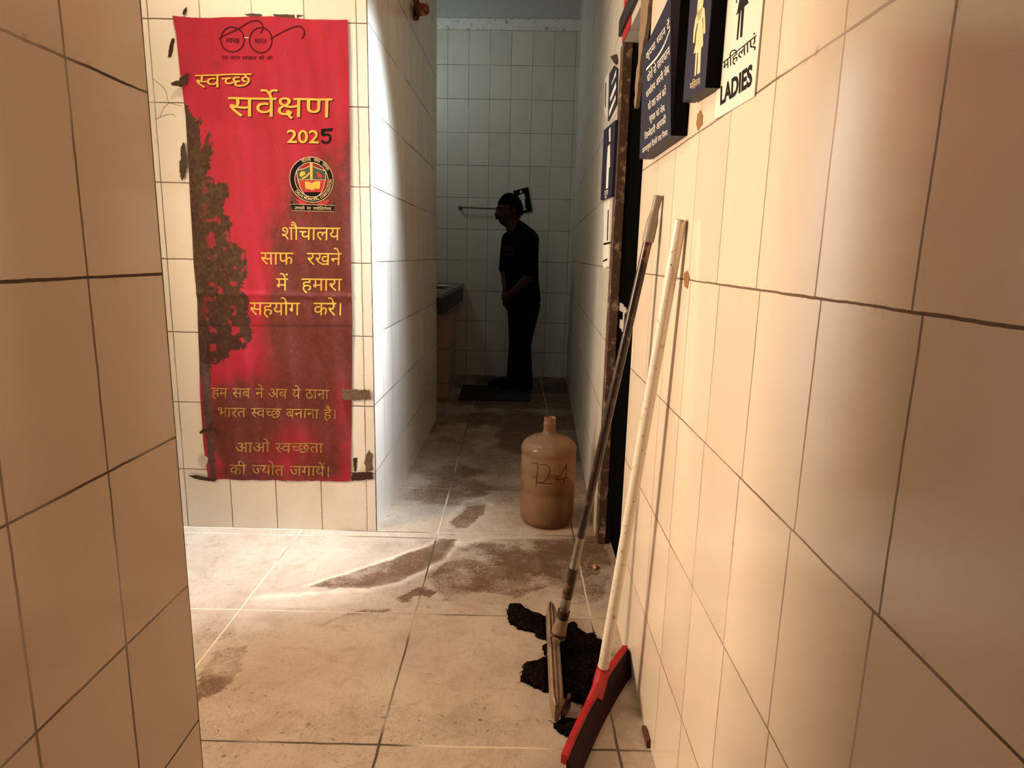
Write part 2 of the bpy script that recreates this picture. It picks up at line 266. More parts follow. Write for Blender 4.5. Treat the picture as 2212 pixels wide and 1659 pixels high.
-169 615 -183 664 -197 705 -210 740 -225 767 -240 788 -256 804 -274 815 -293 821 -315 823 -336 822 -354 818 -370 814 -385 809 -409 882 -382 890 -351 894 -318 896 -284 893 -252 885 -224 870 -199 850 -175 820 -154 784 -133 737 -113 681 -94 615
-169 615 -183 664 -197 705 -210 740 -225 767 -240 788 -256 804 -274 815 -293 821 -315 823 -336 822 -354 818 -370 814 -385 809 -409 882 -382 890 -351 894 -318 896 -284 893 -252 885 -224 870 -199 850 -175 820 -154 784 -133 737 -113 681 -94 615|-113 821 -109 843 -96 862 -79 875 -58 879 -37 875 -18 862 -6 843 -2 821 -6 799 -18 780 -37 767 -58 763 -79 767 -96 780 -109 799
321 69 344 77 363 87 380 98 393 112 400 128 403 148 400 172 390 191 374 208 351 219 319 227 280 229 238 226 202 216 174 200 154 179 142 154 138 124 139 104 143 84 150 64 160 44 176 22 196 0 224 -26 259 -56 302 -89 248 -142 192 -96 145 -51 108 -9 80 34 64 80 58 130 60 154 65 177 74 198 85 216 99 233 115 248 103 261 92 276 82 292 75 310 70 330 69 352 72 378 79 400 86 413 95 424 106 433 122 443 140 451 158 458 179 462 203 464 229 465 361 465 361 551 0 551 0 622 546 622 546 551 442 551 442 394 230 394 204 393 186 391 174 387 164 381 153 366 149 347 152 328 159 312 170 297 183 284 215 293 249 298 284 300 327 298 365 291 396 279 423 264 444 245 460 224 472 202 479 178 481 153 477 117 466 85 447 57 421 34 388 16 348 2
170 551 170 0 89 0 89 551 0 551 0 622 273 622 273 551|90 615 76 664 62 705 48 740 34 767 19 788 3 804 -15 815 -34 821 -56 823 -77 822 -95 818 -111 814 -126 809 -150 882 -123 890 -92 894 -59 896 -25 893 7 885 34 870 60 850 84 820 106 784 126 737 146 681 165 615
208 551 208 234 205 211 196 193 180 182 160 178 143 180 125 187 106 199 89 214 74 231 60 250 49 270 43 289 41 308 44 329 54 345 66 353 82 357 102 359 127 359 127 551 0 551 0 622 578 622 578 551 474 551 474 0 393 0 393 551
194 622 275 622 275 0 194 0
585 551 482 551 482 0 401 0 401 165 382 153 360 143 336 132 308 124 276 120 241 118 205 120 171 127 140 139 113 155 90 174 71 198 57 224 49 254 46 286 53 339 73 383 106 418 151 444 204 459 265 464 280 464 299 462 319 461 338 459 356 457 369 454 363 385 342 389 318 392 293 394 268 395 248 394 230 392 365 224 377 234 389 244 401 256 401 551 0 551 0 622 585 622|127 287 131 255 142 229 160 210 184 195 212 187 242 184 260 185 276 187 293 190 308 195 168 370 145 348 132 321
470 218 465 175 450 141 424 114 392 95 354 84 312 80 257 87 206 108 159 144 115 196 71 267 29 356 100 382 129 316 160 260 193 214 228 180 265 160 305 153 329 155 349 161 367 170 380 185 388 203 391 227 389 251 382 273 370 293 356 312 338 330 318 347 300 344 280 342 260 341 255 411 296 415 328 423 352 435 367 451 377 471 380 494 377 516 370 533 356 546 340 555 322 560 302 562 278 561 256 558 235 552 215 545 193 536 171 525 146 594 165 603 186 612 210 620 237 627 266 631 298 632 346 628 386 615 418 593 441 565 454 532 459 495 452 447 429 407 392 375 402 365 412 355 437 352 462 351 486 350 507 350 526 351 543 353 560 355 577 359 594 363 594 551 521 551 521 622 779 622 779 551 675 551 675 0 594 0 594 290 570 285 547 282 523 280 498 279 479 280 455 282 463 262 468 240
600 551 371 551 371 414 420 391 462 362 495 328 519 288 534 245 539 198 535 154 524 116 506 84 482 58 452 37 418 20 380 9 340 2 297 0 227 6 166 25 115 56 77 99 54 152 46 216 50 258 61 296 80 328 105 356 135 379 170 397 207 410 246 417 287 420 290 420 290 551 0 551 0 622 600 622|293 72 338 75 377 86 411 102 437 127 453 159 458 200 455 231 445 260 429 286 407 311 378 331 343 349 308 349 262 346 221 337 187 321 170 309 155 294 142 276 133 257 128 235 126 210 131 167 147 133 174 106 208 87 248 76
-179 615 -197 639 -213 659 -228 674 -243 684 -258 692 -272 698 -295 702 -320 703 -340 702 -361 697 -382 690 -402 682 -428 751 -412 757 -396 763 -380 767 -363 770 -345 772 -326 773 -297 771 -270 763 -246 752 -224 735 -204 716 -187 692 -183 694 -196 726 -209 753 -222 774 -235 792 -249 805 -263 815 -279 822 -296 826 -316 827 -338 826 -356 823 -372 818 -386 813 -409 882 -382 890 -351 894 -318 896 -284 893 -252 885 -224 870 -199 850 -175 820 -154 784 -133 737 -113 681 -94 615
470 218 465 175 450 141 424 114 392 95 354 84 312 80 257 87 206 108 159 144 115 196 71 267 29 356 100 382 129 316 160 260 193 214 228 180 265 160 305 153 329 155 349 161 367 170 380 185 388 203 391 227 389 251 382 273 370 293 356 312 338 330 318 347 300 344 280 342 260 341 255 411 296 415 328 423 352 435 367 451 377 471 380 494 377 516 370 533 356 546 340 555 322 560 302 562 278 561 256 558 235 552 215 545 193 536 171 525 146 594 165 603 186 612 210 620 237 627 266 631 298 632 346 628 386 615 418 593 441 565 454 532 459 495 452 447 429 407 392 375 402 365 412 355 437 352 462 351 486 350 507 350 526 351 543 353 560 355 577 359 594 363 594 551 521 551 521 622 1038 622 1038 551 934 551 934 0 853 0 853 551 675 551 675 0 594 0 594 290 570 285 547 282 523 280 498 279 479 280 455 282 463 262 468 240
0 622 587 622 587 551 0 551|572 370 435 370 410 370 391 371 378 373 400 352 420 329 436 303 448 276 456 247 458 218 456 189 449 163 438 141 422 122 404 107 384 95 360 87 336 82 310 80 275 83 242 94 209 110 177 135 147 169 117 212 88 264 59 327 31 401 102 426 133 344 165 276 198 222 232 184 268 161 306 153 326 155 344 161 358 170 370 184 377 203 379 227 376 256 365 283 348 310 327 335 301 357 273 377 302 441 572 441
653 551 653 0 572 0 572 370 435 370 410 370 391 371 378 373 400 352 420 329 436 303 448 276 456 247 458 218 456 189 449 163 438 141 422 122 404 107 384 95 360 87 336 82 310 80 275 83 242 94 209 110 177 135 147 169 117 212 88 264 59 327 31 401 102 426 133 344 165 276 198 222 232 184 268 161 306 153 326 155 344 161 358 170 370 184 377 203 379 227 376 256 365 283 348 310 327 335 301 357 273 377 302 441 572 441 572 551 0 551 0 622 757 622 757 551
89 551 0 551 0 622 80 622 72 637 66 653 60 669 56 686 54 705 53 724 59 773 79 814 111 849 154 875 206 891 266 896 356 888 440 862 516 820 585 763 648 695 704 615 620 615 515 731 402 801 283 824 240 821 203 811 174 794 152 772 138 746 134 714 135 695 138 677 144 662 150 647 157 634 165 622 273 622 273 551 170 551 170 0 89 0
0 622 515 622 515 551 0 551|537 349 516 354 494 356 478 355 462 351 445 344 429 334 413 319 397 300 382 276 369 245 356 208 279 232 288 261 299 288 311 313 296 324 280 334 264 342 247 348 228 352 209 353 184 350 164 343 148 330 136 313 128 294 126 271 128 246 136 222 148 198 164 175 185 151 210 126 239 100 272 71 309 40 255 -12 217 21 182 53 149 84 119 114 94 145 73 176 57 207 48 240 45 275 48 308 56 337 70 362 87 382 108 398 130 410 155 419 179 424 204 426 233 424 259 420 284 412 308 400 332 387 354 370 396 401 445 420 500 426 514 426 530 424 544 421 556 417
-190 615 -203 639 -215 663 -226 688 -234 713 -238 738 -240 762 -235 803 -220 836 -196 862 -163 881 -127 892 -85 896 -64 895 -45 893 -26 890 -9 885 7 879 21 872 -1 806 -18 814 -37 821 -57 826 -78 827 -103 825 -123 817 -139 804 -151 788 -158 769 -160 747 -158 725 -154 704 -146 682 -136 661 -123 638 -108 615
27 -233 9 -241 -10 -249 -32 -257 -55 -263 -80 -267 -106 -268 -152 -264 -192 -250 -224 -228 -247 -200 -261 -165 -266 -126 -261 -90 -246 -58 -222 -28 -187 -5 -143 11 -89 18 -82 -48 -117 -54 -145 -64 -166 -77 -180 -93 -189 -111 -192 -132 -189 -153 -181 -169 -167 -182 -150 -190 -131 -195 -111 -197 -91 -196 -72 -194 -56 -190 -39 -183 -20 -175 2 -164
479 551 479 0 398 0 398 191 378 179 357 168 335 159 311 152 284 147 254 146 228 148 204 152 182 160 161 169 143 181 128 194 113 213 100 234 91 258 84 285 80 318 79 358 79 551 0 551 0 622 583 622 583 551|398 551 160 551 160 369 160 344 161 322 163 304 167 282 172 266 180 252 190 240 208 227 233 220 263 217 289 219 314 225 338 236 360 249 380 264 398 280
482 178 456 158 429 141 400 125 366 113 328 105 283 103 235 108 193 121 158 144 132 173 116 209 111 251 112 269 115 286 120 303 127 319 136 334 148 348 119 362 93 380 72 402 55 427 45 458 42 493 47 531 60 564 83 592 113 614 147 628 187 632 220 629 250 620 276 604 295 583 307 559 311 531 307 500 293 471 271 443 210 482 219 492 226 504 229 515 230 526 228 541 220 554 206 565 184 568 166 566 150 558 136 546 125 530 118 511 116 489 118 469 123 452 132 438 143 426 156 416 172 409 188 404 205 400 223 397 244 401 265 404 288 405 300 405 312 404 324 403 333 402 326 332 319 333 312 333 304 333 298 333 267 331 241 324 220 312 204 297 194 277 191 254 194 229 204 209 220 193 240 182 264 175 292 173 326 175 356 183 382 195 405 210 426 227 445 245
170 551 170 0 89 0 89 551 0 551 0 622 273 622 273 551|90 615 76 664 62 705 48 740 34 767 19 788 3 804 -15 815 -34 821 -56 823 -77 822 -95 818 -111 814 -126 809 -150 882 -123 890 -92 894 -59 896 -25 893 7 885 34 870 60 850 84 820 106 784 126 737 146 681 165 615|146 821 150 843 162 862 180 875 201 879 222 875 240 862 253 843 257 821 253 799 240 780 222 767 201 763 180 767 162 780 150 799
630 551 526 551 526 0 445 0 445 150 424 137 401 126 378 116 351 109 319 104 283 103 235 108 193 121 158 144 132 173 116 209 111 251 112 269 115 286 120 303 127 319 136 334 148 348 119 362 93 380 72 402 55 427 45 458 42 493 47 531 60 564 83 592 113 614 147 628 187 632 220 629 250 620 276 604 295 583 307 559 311 531 307 500 293 471 271 443 210 482 219 492 226 504 229 515 230 526 228 541 220 554 206 565 184 568 166 566 150 558 136 546 125 530 118 511 116 489 118 469 123 452 132 438 143 426 156 416 172 409 188 404 205 400 223 397 244 401 265 404 288 405 300 405 312 404 324 403 333 402 326 332 319 333 312 333 304 333 298 333 267 331 241 324 220 312 204 297 194 277 191 254 194 229 204 209 220 193 240 182 264 175 292 173 326 175 356 183 382 194 405 210 426 226 445 245 445 551 383 551 383 622 630 622
-185 772 -181 794 -168 813 -151 826 -130 830 -109 826 -91 813 -79 794 -75 772 -79 750 -91 731 -109 718 -130 714 -151 718 -168 731 -181 750
-248 -12 -212 1 -174 8 -136 11 -90 7 -51 -6 -20 -28 4 -56 17 -90 22 -129 17 -167 1 -201 -24 -229 -60 -251 -104 -264 -157 -268 -219 -263 -275 -248 -324 -222 -370 -188 -414 -147 -455 -100 -394 -57 -368 -87 -344 -113 -320 -136 -296 -155 -271 -170 -246 -182 -218 -190 -189 -194 -157 -196 -98 -188 -63 -163 -51 -122 -54 -102 -62 -86 -76 -73 -93 -64 -111 -59 -131 -57 -157 -58 -180 -62 -201 -69 -222 -79
207 321 428 321 428 250 207 250 207 213 205 193 201 177 192 166 177 155 159 151 140 154 119 164 105 173 92 183 80 196 69 209 59 223 50 237 42 258 39 278 42 295 52 308 64 315 80 320 100 321 126 321 126 551 0 551 0 622 364 622 364 551 207 551
593 622 593 551 489 551 489 0 408 0 408 191 387 180 365 170 341 160 315 152 286 148 254 146 228 148 204 152 182 160 161 169 143 181 128 194 113 213 100 234 91 258 84 285 80 318 79 358 79 551 0 551 0 622|408 551 205 551 408 287|189 240 207 227 232 220 262 217 288 219 313 225 329 231 345 237 360 245 159 507 159 369 159 344 160 322 162 304 166 282 172 266 179 252
192 420 213 428 234 435 256 440 277 443 296 445 315 446 357 442 395 431 429 412 456 386 475 354 485 315 489 315 493 315 516 316 536 320 555 325 572 332 572 551 0 551 0 622 756 622 756 551 653 551 653 0 572 0 572 256 544 250 515 246 484 245 483 245 474 214 460 188 442 168 421 151 397 138 372 129 347 123 323 119 300 118 245 124 194 142 148 171 104 213 65 269 29 338 98 365 126 309 154 265 184 232 216 210 252 196 294 192 328 195 357 204 380 218 397 237 408 260 411 287 408 315 398 337 382 353 362 364 339 371 313 373 288 371 265 366 250 361 234 355 219 348
""".strip("\n").split("\n")
RUNS = {
 'स्वच्छ': (2042, [(0,0),(1,389),(2,945),(3,1341)]),
 'भारत': (1941, [(4,0),(5,703),(6,962),(7,1371)]),
 'एक': (1315, [(8,0),(9,553)]),
 'कदम': (1880, [(9,0),(10,762),(11,1282)]),
 'स्वच्छता': (2871, [(0,0),(1,389),(2,945),(3,1341),(7,2042),(5,2612)]),
 'की': (1021, [(9,0),(12,762)]),
 'ओर': (1432, [(13,0),(6,1023)]),
 'सर्वेक्षण': (2667, [(14,0),(1,676),(15,1232),(16,1232),(17,1944)]),
 'शौचालय': (3090, [(18,0),(19,680),(20,939),(5,1573),(21,1832),(22,2510)]),
 'साफ': (1706, [(14,0),(5,676),(23,935)]),
 'रखने': (1782, [(6,0),(24,409),(25,1227),(26,1782)]),
 'में': (598, [(11,0),(27,598)]),
 'हमारा': (2056, [(28,0),(11,531),(5,1129),(6,1388),(5,1797)]),
 'सहयोग': (2609, [(14,0),(28,676),(22,1207),(29,1787),(30,2046)]),
 'करे।': (1550, [(9,0),(6,762),(26,1171),(31,1171)]),
 'हम': (1129, [(28,0),(11,531)]),
 'सब': (1247, [(14,0),(32,676)]),
 'ने': (555, [(25,0),(26,555)]),
 'अब': (1335, [(33,0),(32,764)]),
 'ये': (580, [(22,0),(26,580)]),
 'ठाना': (1658, [(34,0),(5,585),(25,844),(5,1399)]),
 'है': (531, [(28,0),(35,531)]),
 'बनाना': (2199, [(32,0),(25,571),(5,1126),(25,1385),(5,1940)]),
 'है।': (910, [(28,0),(35,531),(31,531)]),
 'आओ': (2046, [(36,0),(13,1023)]),
 'ज्योत': (1981, [(37,0),(22,572),(29,1152),(7,1411)]),
 'जगायें।': (2523, [(38,0),(30,742),(5,1305),(22,1564),(27,2144),(31,2144)]),
 'दिल्ली': (2216, [(39,0),(10,259),(40,779),(21,1279),(12,1957)]),
 'नगर': (1527, [(25,0),(30,555),(6,1118)]),
 'निगम': (1975, [(39,0),(25,259),(30,814),(11,1377)]),
 'तमसो': (2103, [(7,0),(11,570),(14,1168),(29,1844)]),
 'मा': (857, [(11,0),(5,598)]),
 'ज्योतिर्गमय': (3981, [(37,0),(22,572),(29,1152),(39,1411),(7,1670),(30,2240),(41,2803),(11,2803),(22,3401)]),
 'कृपया': (2169, [(9,0),(42,762),(43,762),(22,1330),(5,1910)]),
 'ध्यान': (1756, [(44,0),(22,362),(5,942),(25,1201)]),
 'दें': (520, [(10,0),(27,520)]),
 'चोरों': (1561, [(20,0),(29,634),(6,893),(45,1302)]),
 'से': (676, [(14,0),(26,676)]),
 'सावधान': (2920, [(14,0),(5,676),(1,935),(46,1491),(5,2106),(25,2365)]),
 'कार्यालय': (3118, [(9,0),(5,762),(22,1021),(5,1601),(41,1860),(21,1860),(22,2538)]),
 'अपनी': (2146, [(33,0),(43,764),(25,1332),(12,1887)]),
 'जेब': (1313, [(38,0),(26,742),(32,742)]),
 'रक्षा': (1380, [(6,0),(16,409),(5,1121)]),
 'स्वयं': (1525, [(0,0),(1,389),(22,945),(47,1525)]),
 'करें': (1171, [(9,0),(6,762),(27,1171)]),
 'सुरक्षा': (2056, [(14,0),(48,676),(6,676),(16,1085),(5,1797)]),
 'को': (1021, [(9,0),(29,762)]),
 'जिम्मेदारी': (3396, [(39,0),(38,259),(49,1001),(11,1351),(26,1949),(10,1949),(5,2469),(6,2728),(12,3137)]),
 'आपकी': (2612, [(36,0),(43,1023),(9,1591),(12,2353)]),
 'महिला': (2325, [(11,0),(39,598),(28,857),(21,1388),(5,2066)]),
 'महिलाएं': (2878, [(11,0),(39,598),(28,857),(21,1388),(5,2066),(8,2325),(47,2878)]),
 'पुरुष': (1555, [(43,0),(48,568),(6,568),(48,977),(50,977)]),
 'आज्ञानुसार': (4495, [(36,0),(37,1023),(51,1595),(5,2337),(25,2596),(48,3151),(14,3151),(5,3827),(6,4086)]),
 'दिल्ली नगर निगम': (6238, [(39,0),(10,259),(40,779),(21,1279),(12,1957),(25,2476),(30,3031),(6,3594),(39,4263),(25,4522),(30,5077),(11,5640)]),
}

# ------------------------------------------------------------------ materials of the shell
def tile_mat(name, u0, z0, cw=.199, edges=(), base=(.74, .66, .55), grout=(.10, .055, .03), rough=.14, dirt=.35, gw=1.0, tilt=.012, off=0.0, bump=.25):
    t = NT(name)
    sep = t.node('ShaderNodeSeparateXYZ'); t.put(sep.inputs[0], t.obj())
    X, Z = sep.outputs[0], sep.outputs[2]
    wob = t.noise(14, 3, .6, out='Color')
    sw = t.node('ShaderNodeSeparateColor'); t.put(sw.inputs[0], wob)
    u = t.m('MULTIPLY_ADD', t.m('SUBTRACT', sw.outputs[0], .5), .004, X)
    z = t.m('MULTIPLY_ADD', t.m('SUBTRACT', sw.outputs[1], .5), .004, Z)
    zi = t.m('DIVIDE', t.m('SUBTRACT', z, z0), .3)
    row = t.m('FLOOR', zi)
    # each course is laid a little out of line with the next
    joff = t.m('MULTIPLY', t.m('SUBTRACT', t.m('FRACT', t.m('MULTIPLY', t.m('SINE', t.m('MULTIPLY', row, 12.9898)), 43758.5)), .5), off)
    ui = t.m('DIVIDE', t.m('SUBTRACT', t.m('ADD', u, joff), u0), cw)
    colm = t.m('FLOOR', ui)
    def line(i, s): return t.m('MULTIPLY', t.m('ABSOLUTE', t.m('SUBTRACT', t.m('FRACT', t.m('ADD', i, .5)), .5)), s)
    du, dz = line(ui, cw), line(zi, .3)
    wv = t.noise(5, 3, .6)
    w = t.m('MULTIPLY_ADD', wv, .0022 * gw, .0006 * gw)
    g = t.m('MAXIMUM', t.m('MULTIPLY', t.ramp(t.m('SUBTRACT', du, w), 0.0, .0009, 1.0, 0.0), .85), t.ramp(t.m('SUBTRACT', dz, w), 0.0, .0009, 1.0, 0.0))
    fade = t.ramp(t.noise(2.3, 2), .32, .55, .45, 1.0)
    g = t.m('MULTIPLY', g, fade)
    for e, ew in edges:
        g = t.m('MAXIMUM', g, t.ramp(t.m('ABSOLUTE', t.m('SUBTRACT', u, e)), ew * .6, ew, 1.0, 0.0))
    cell = t.node('ShaderNodeCombineXYZ'); t.put(cell.inputs[0], colm); t.put(cell.inputs[1], row)
    wn = t.node('ShaderNodeTexWhiteNoise'); wn.noise_dimensions = '2D'; t.put(wn.inputs['Vector'], cell.outputs[0])
    v = t.m('MULTIPLY_ADD', wn.outputs['Value'], .10, .93)
    c = t.mix(1.0, base, t.node('ShaderNodeCombineColor').outputs[0], 'MIX') if False else base
    cv = t.node('ShaderNodeCombineColor')
    for k in range(3): t.put(cv.inputs[k], v)
    c = t.mix(1.0, base, cv.outputs[0], 'MULTIPLY')
    dn = t.ramp(t.noise(3.2, 6, .7), .52, .85, 0.0, dirt)
    c = t.mix(dn, c, (.36, .24, .14))
    # grime that clings next to the joints
    near = t.ramp(t.m('MINIMUM', du, dz), 0.0, .016, 1.0, 0.0)
    spots = t.ramp(t.noise(22, 5, .7), .57, .72)
    c = t.mix(t.m('MULTIPLY', t.m('MULTIPLY', near, spots), .55), c, (.30, .16, .07))
    speck = t.ramp(t.noise(60, 3, .6), .74, .80)
    c = t.mix(t.m('MULTIPLY', speck, .5), c, (.22, .13, .07))
    c = t.mix(g, c, grout)
    r = t.m('MAXIMUM', t.m('MULTIPLY_ADD', t.noise(7, 4), .12, rough - .05), t.m('MULTIPLY', g, .8))
    # every tile sits at its own slight tilt
    geo = t.node('ShaderNodeNewGeometry')
    sub = t.node('ShaderNodeVectorMath', operation='SUBTRACT'); t.put(sub.inputs[0], wn.outputs['Color']); sub.inputs[1].default_value = (.5, .5, .5)
    scl = t.node('ShaderNodeVectorMath', operation='SCALE'); t.put(scl.inputs[0], sub.outputs[0]); scl.inputs['Scale'].default_value = tilt
    add = t.node('ShaderNodeVectorMath', operation='ADD'); t.put(add.inputs[0], geo.outputs['Normal']); t.put(add.inputs[1], scl.outputs[0])
    nm = t.node('ShaderNodeVectorMath', operation='NORMALIZE'); t.put(nm.inputs[0], add.outputs[0])
    h = t.m('SUBTRACT', t.m('MULTIPLY', t.noise(6, 2), .5), g)
    nr = t.bump(h, bump, .0025, nm.outputs[0])
    return t.done(t.bsdf(c, r, 0, .5, nr))

M_BAN = tile_mat('glazed_tile_cream', -1.2571, 2.067, edges=((-.6177, .004),), base=(.74, .67, .58), dirt=.25)
M_COR = tile_mat('glazed_tile_corridor', .07, 2.0729, edges=((2.668, .004),), base=(.72, .66, .58), dirt=.4, rough=.2)
M_END = tile_mat('glazed_tile_end', -.9554, 3.2549, base=(.62, .60, .53), dirt=.4, rough=.22)
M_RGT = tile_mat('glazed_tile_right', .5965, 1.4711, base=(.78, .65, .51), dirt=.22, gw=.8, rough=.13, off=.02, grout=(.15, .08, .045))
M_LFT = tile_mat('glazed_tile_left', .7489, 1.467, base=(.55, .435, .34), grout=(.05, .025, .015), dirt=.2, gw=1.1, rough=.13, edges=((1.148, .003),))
M_FAR = tile_mat('glazed_tile_far', .05, 2.0729, base=(.60, .53, .43), dirt=.7, rough=.3, bump=.06)
M_PLASTER = simple_mat('grey_plaster', (.50, .50, .46), .8, nscale=18, var=.2, bump=.2)
M_LEDGE = simple_mat('limewashed_ledge', (.80, .78, .72), .8, nscale=40, var=.3, bump=.4, dirt=(.15, .12, .09), dirt_amt=.25, dscale=30)

def wall_box(name, W, foot, z0, z1, mat):
    """foot: polygon of (u, depth behind the face) in the wall's own frame"""
    # n may point either side of the local y axis
    ly = W.z.cross(W.t); sgn = -1 if ly.dot(W.n) > 0 else 1
    bm = bmesh.new()
    add_prism(bm, [Vector((u, sgn * d, z0)) for u, d in foot], (0, 0, z1 - z0))
    o = bm_obj(name, bm, mat)
    o.matrix_world = W.m
    return tag(o, kind='structure')

TOP = 3.7
wall_box('wall_front', BAN, ((-2.75, 0), (-.6177, 0), (-.7177, .1), (-2.75, .1)), 0, TOP, M_BAN)
wall_box('wall_corridor', COR, ((2.6655, 0), (4.664, 0), (4.664, .1), (2.7655, .1)), 0, TOP, M_COR)
wall_box('wall_end', END, ((-1.95, 0), (.62, 0), (.62, .12), (-1.95, .12)), 0, 3.2549, M_END)
wall_box('wall_end_upper', END, ((-1.95, .01), (.62, .01), (.62, .12), (-1.95, .12)), 3.352, TOP, M_PLASTER)
wall_box('trim_1', END, ((-1.95, -.012), (.62, -.012), (.62, .12), (-1.95, .12)), 3.2549, 3.352, M_LEDGE)
wall_box('wall_right', RWL, ((-1.5, 0), (2.02, 0), (2.02, .12), (-1.5, .12)), 0, TOP, M_RGT)
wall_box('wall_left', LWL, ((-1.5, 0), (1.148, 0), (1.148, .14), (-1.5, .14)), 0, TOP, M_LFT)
wall_box('wall_corridor_right', FAR, ((0, 0), (3.95, 0), (3.95, .12), (0, .12)), 0, TOP, M_FAR)
# lintel over the doorway
LIN = Wall((.352, 2.02, 0), (0, 1, 0), (-1, 0, 0))
wall_box('wall_over_door', LIN, ((.002, 0), (.646, 0), (.646, .12), (.002, .12)), 2.0, TOP, M_FAR)
# the bay on the left and the parts behind the camera
BAY = Wall((-2.6, 1.148, 0), (1, 0, 0), (0, 1, 0))
wall_box('wall_bay_near', BAY, ((0, 0), (1.81, 0), (1.81, .12), (0, .12)), 0, TOP, M_PLASTER)
BYL = Wall((-2.6, 1.0, 0), (0, 1, 0), (1, 0, 0))
wall_box('wall_bay_left', BYL, ((0, 0), (1.8, 0), (1.8, .12), (0, .12)), 0, TOP, M_PLASTER)
BCK = Wall((-.9, -1.5, 0), (1, 0, 0), (0, 1, 0))
wall_box('wall_back', BCK, ((0, 0), (1.5, 0), (1.5, .12), (0, .12)), 0, TOP, M_LFT)
ALC = Wall((-1.4, 4.664, 0), (0, 1, 0), (1, 0, 0))
wall_box('wall_alcove', ALC, ((0, 0), (1.9, 0), (1.9, .12), (0, .12)), 0, TOP, M_END)
ALN = Wall((-1.5, 4.664, 0), (1, 0, 0), (0, 1, 0))
wall_box('wall_alcove_near', ALN, ((0, 0), (.88, 0), (.7823, .0995), (0, .0995)), 0, TOP, M_END)
bm = bmesh.new(); add_box(bm, (-2.8, -1.7, TOP), (.9, 6.8, TOP + .12))
tag(bm_obj('ceiling', bm, M_PLASTER), kind='structure')
# dark room behind the doorway
bm = bmesh.new()
add_box(bm, (.52, 1.9, -.02), (1.6, 1.98, 2.4)); add_box(bm, (.52, 2.72, -.02), (1.6, 2.8, 2.4))
add_box(bm, (1.6, 1.9, -.02), (1.7, 2.8, 2.4)); add_box(bm, (.49, 1.9, 2.3), (1.7, 2.8, 2.4))
tag(bm_obj('wall_inner_room', bm, M_PLASTER), kind='structure')

# ------------------------------------------------------------------ noise for the worn surfaces
def vnoise(x, y, seed=0):
    xi = np.floor(x).astype(np.int64); yi = np.floor(y).astype(np.int64); fx = x - xi; fy = y - yi
    def h(a, b):
        v = np.sin(a * 127.1 + b * 311.7 + seed * 74.7) * 43758.5453
        return v - np.floor(v)
    sx = fx * fx * (3 - 2 * fx); sy = fy * fy * (3 - 2 * fy)
    return (h(xi, yi) * (1 - sx) + h(xi + 1, yi) * sx) * (1 - sy) + (h(xi, yi + 1) * (1 - sx) + h(xi + 1, yi + 1) * sx) * sy
def fbm(x, y, seed=0, oct=5, gain=.55):
    a = 1.0; s = 0.0; tot = 0.0
    for k in range(oct):
        s = s + a * vnoise(x * 2 ** k, y * 2 ** k, seed + k * 3.1); tot += a; a *= gain
    return s / tot
def dist_poly(px, py, pts):
    d = np.full(px.shape, 1e9)
    for (ax, ay), (bx, by) in zip(pts, pts[1:]):
        vx, vy = bx - ax, by - ay; L = vx * vx + vy * vy + 1e-12
        t = np.clip(((px - ax) * vx + (py - ay) * vy) / L, 0, 1)
        d = np.minimum(d, np.hypot(px - ax - t * vx, py - ay - t * vy))
    return d
def inside(px, py, pts):
    r = np.zeros(px.shape, bool); n = len(pts)
    for i in range(n):
        x1, y1 = pts[i]; x2, y2 = pts[(i + 1) % n]
        c = ((y1 > py) != (y2 > py)) & (px < (x2 - x1) * (py - y1) / (y2 - y1 + 1e-12) + x1)
        r ^= c
    return r
def sstep(a, b, x):
    t = np.clip((x - a) / (b - a), 0, 1); return t * t * (3 - 2 * t)

# ------------------------------------------------------------------ floor
FA = .0132
def grid_axis(segs):
    out = []
    for a, b, st in segs: out += list(np.arange(a, b - 1e-6, st))
    return np.array(out + [segs[-1][1]])
gx = grid_axis(((-2.8, -1.4, .1), (-1.4, .46, .011), (.46, 1.8, .1)))
gy = grid_axis(((-1.7, 1.1, .1), (1.1, 3.4, .011), (3.4, 6.7, .03)))
GX, GY = np.meshgrid(gx, gy)
WX = GX * math.cos(FA) - GY * math.sin(FA); WY = GX * math.sin(FA) + GY * math.cos(FA)
def fp(pts): return [tuple(on_z(*p)[:2]) for p in pts]
jx = WX + (fbm(WX * 9, WY * 9, 3) - .5) * .05; jy = WY + (fbm(WX * 9, WY * 9, 8) - .5) * .05
up_edge = fp([(660, 1265), (740, 1240), (830, 1212), (900, 1185), (950, 1160)])
lo_edge = fp([(545, 1296), (640, 1286), (720, 1276), (800, 1270), (870, 1258), (920, 1235), (960, 1205), (985, 1172)])
lens = fp([(650, 1268), (740, 1242), (830, 1215), (900, 1188), (945, 1162), (985, 1165), (960, 1203), (918, 1232), (865, 1255), (800, 1267), (720, 1272)])
dirt = .30 * sstep(.50, .68, fbm(WX * 2.6, WY * 3.4, 1))
dirt += sstep(2.72, 3.2, WY) * (.10 + .38 * fbm(WX * 5, WY * 4, 5)) * sstep(-.72, -.25, WX + .25 * fbm(WX * 4, WY * 4, 2) - .05 * (WY - 2.7))
dirt += sstep(3.3, 4.6, WY) * (.05 + .32 * sstep(.35, .65, fbm(WX * 5, WY * 3, 6)))
dirt += .20 * sstep(-.5, .0, WX) * sstep(2.1, 2.7, WY) * (.4 + fbm(WX * 8, WY * 8, 9))
dirt = dirt + .64 * inside(jx, jy, lens) * (.45 + 1.0 * fbm(WX * 22, WY * 22, 4))
right_smear = fp([(1000, 1170), (1200, 1165), (1290, 1185), (1300, 1240), (1220, 1260), (1120, 1290), (980, 1270), (930, 1250)])
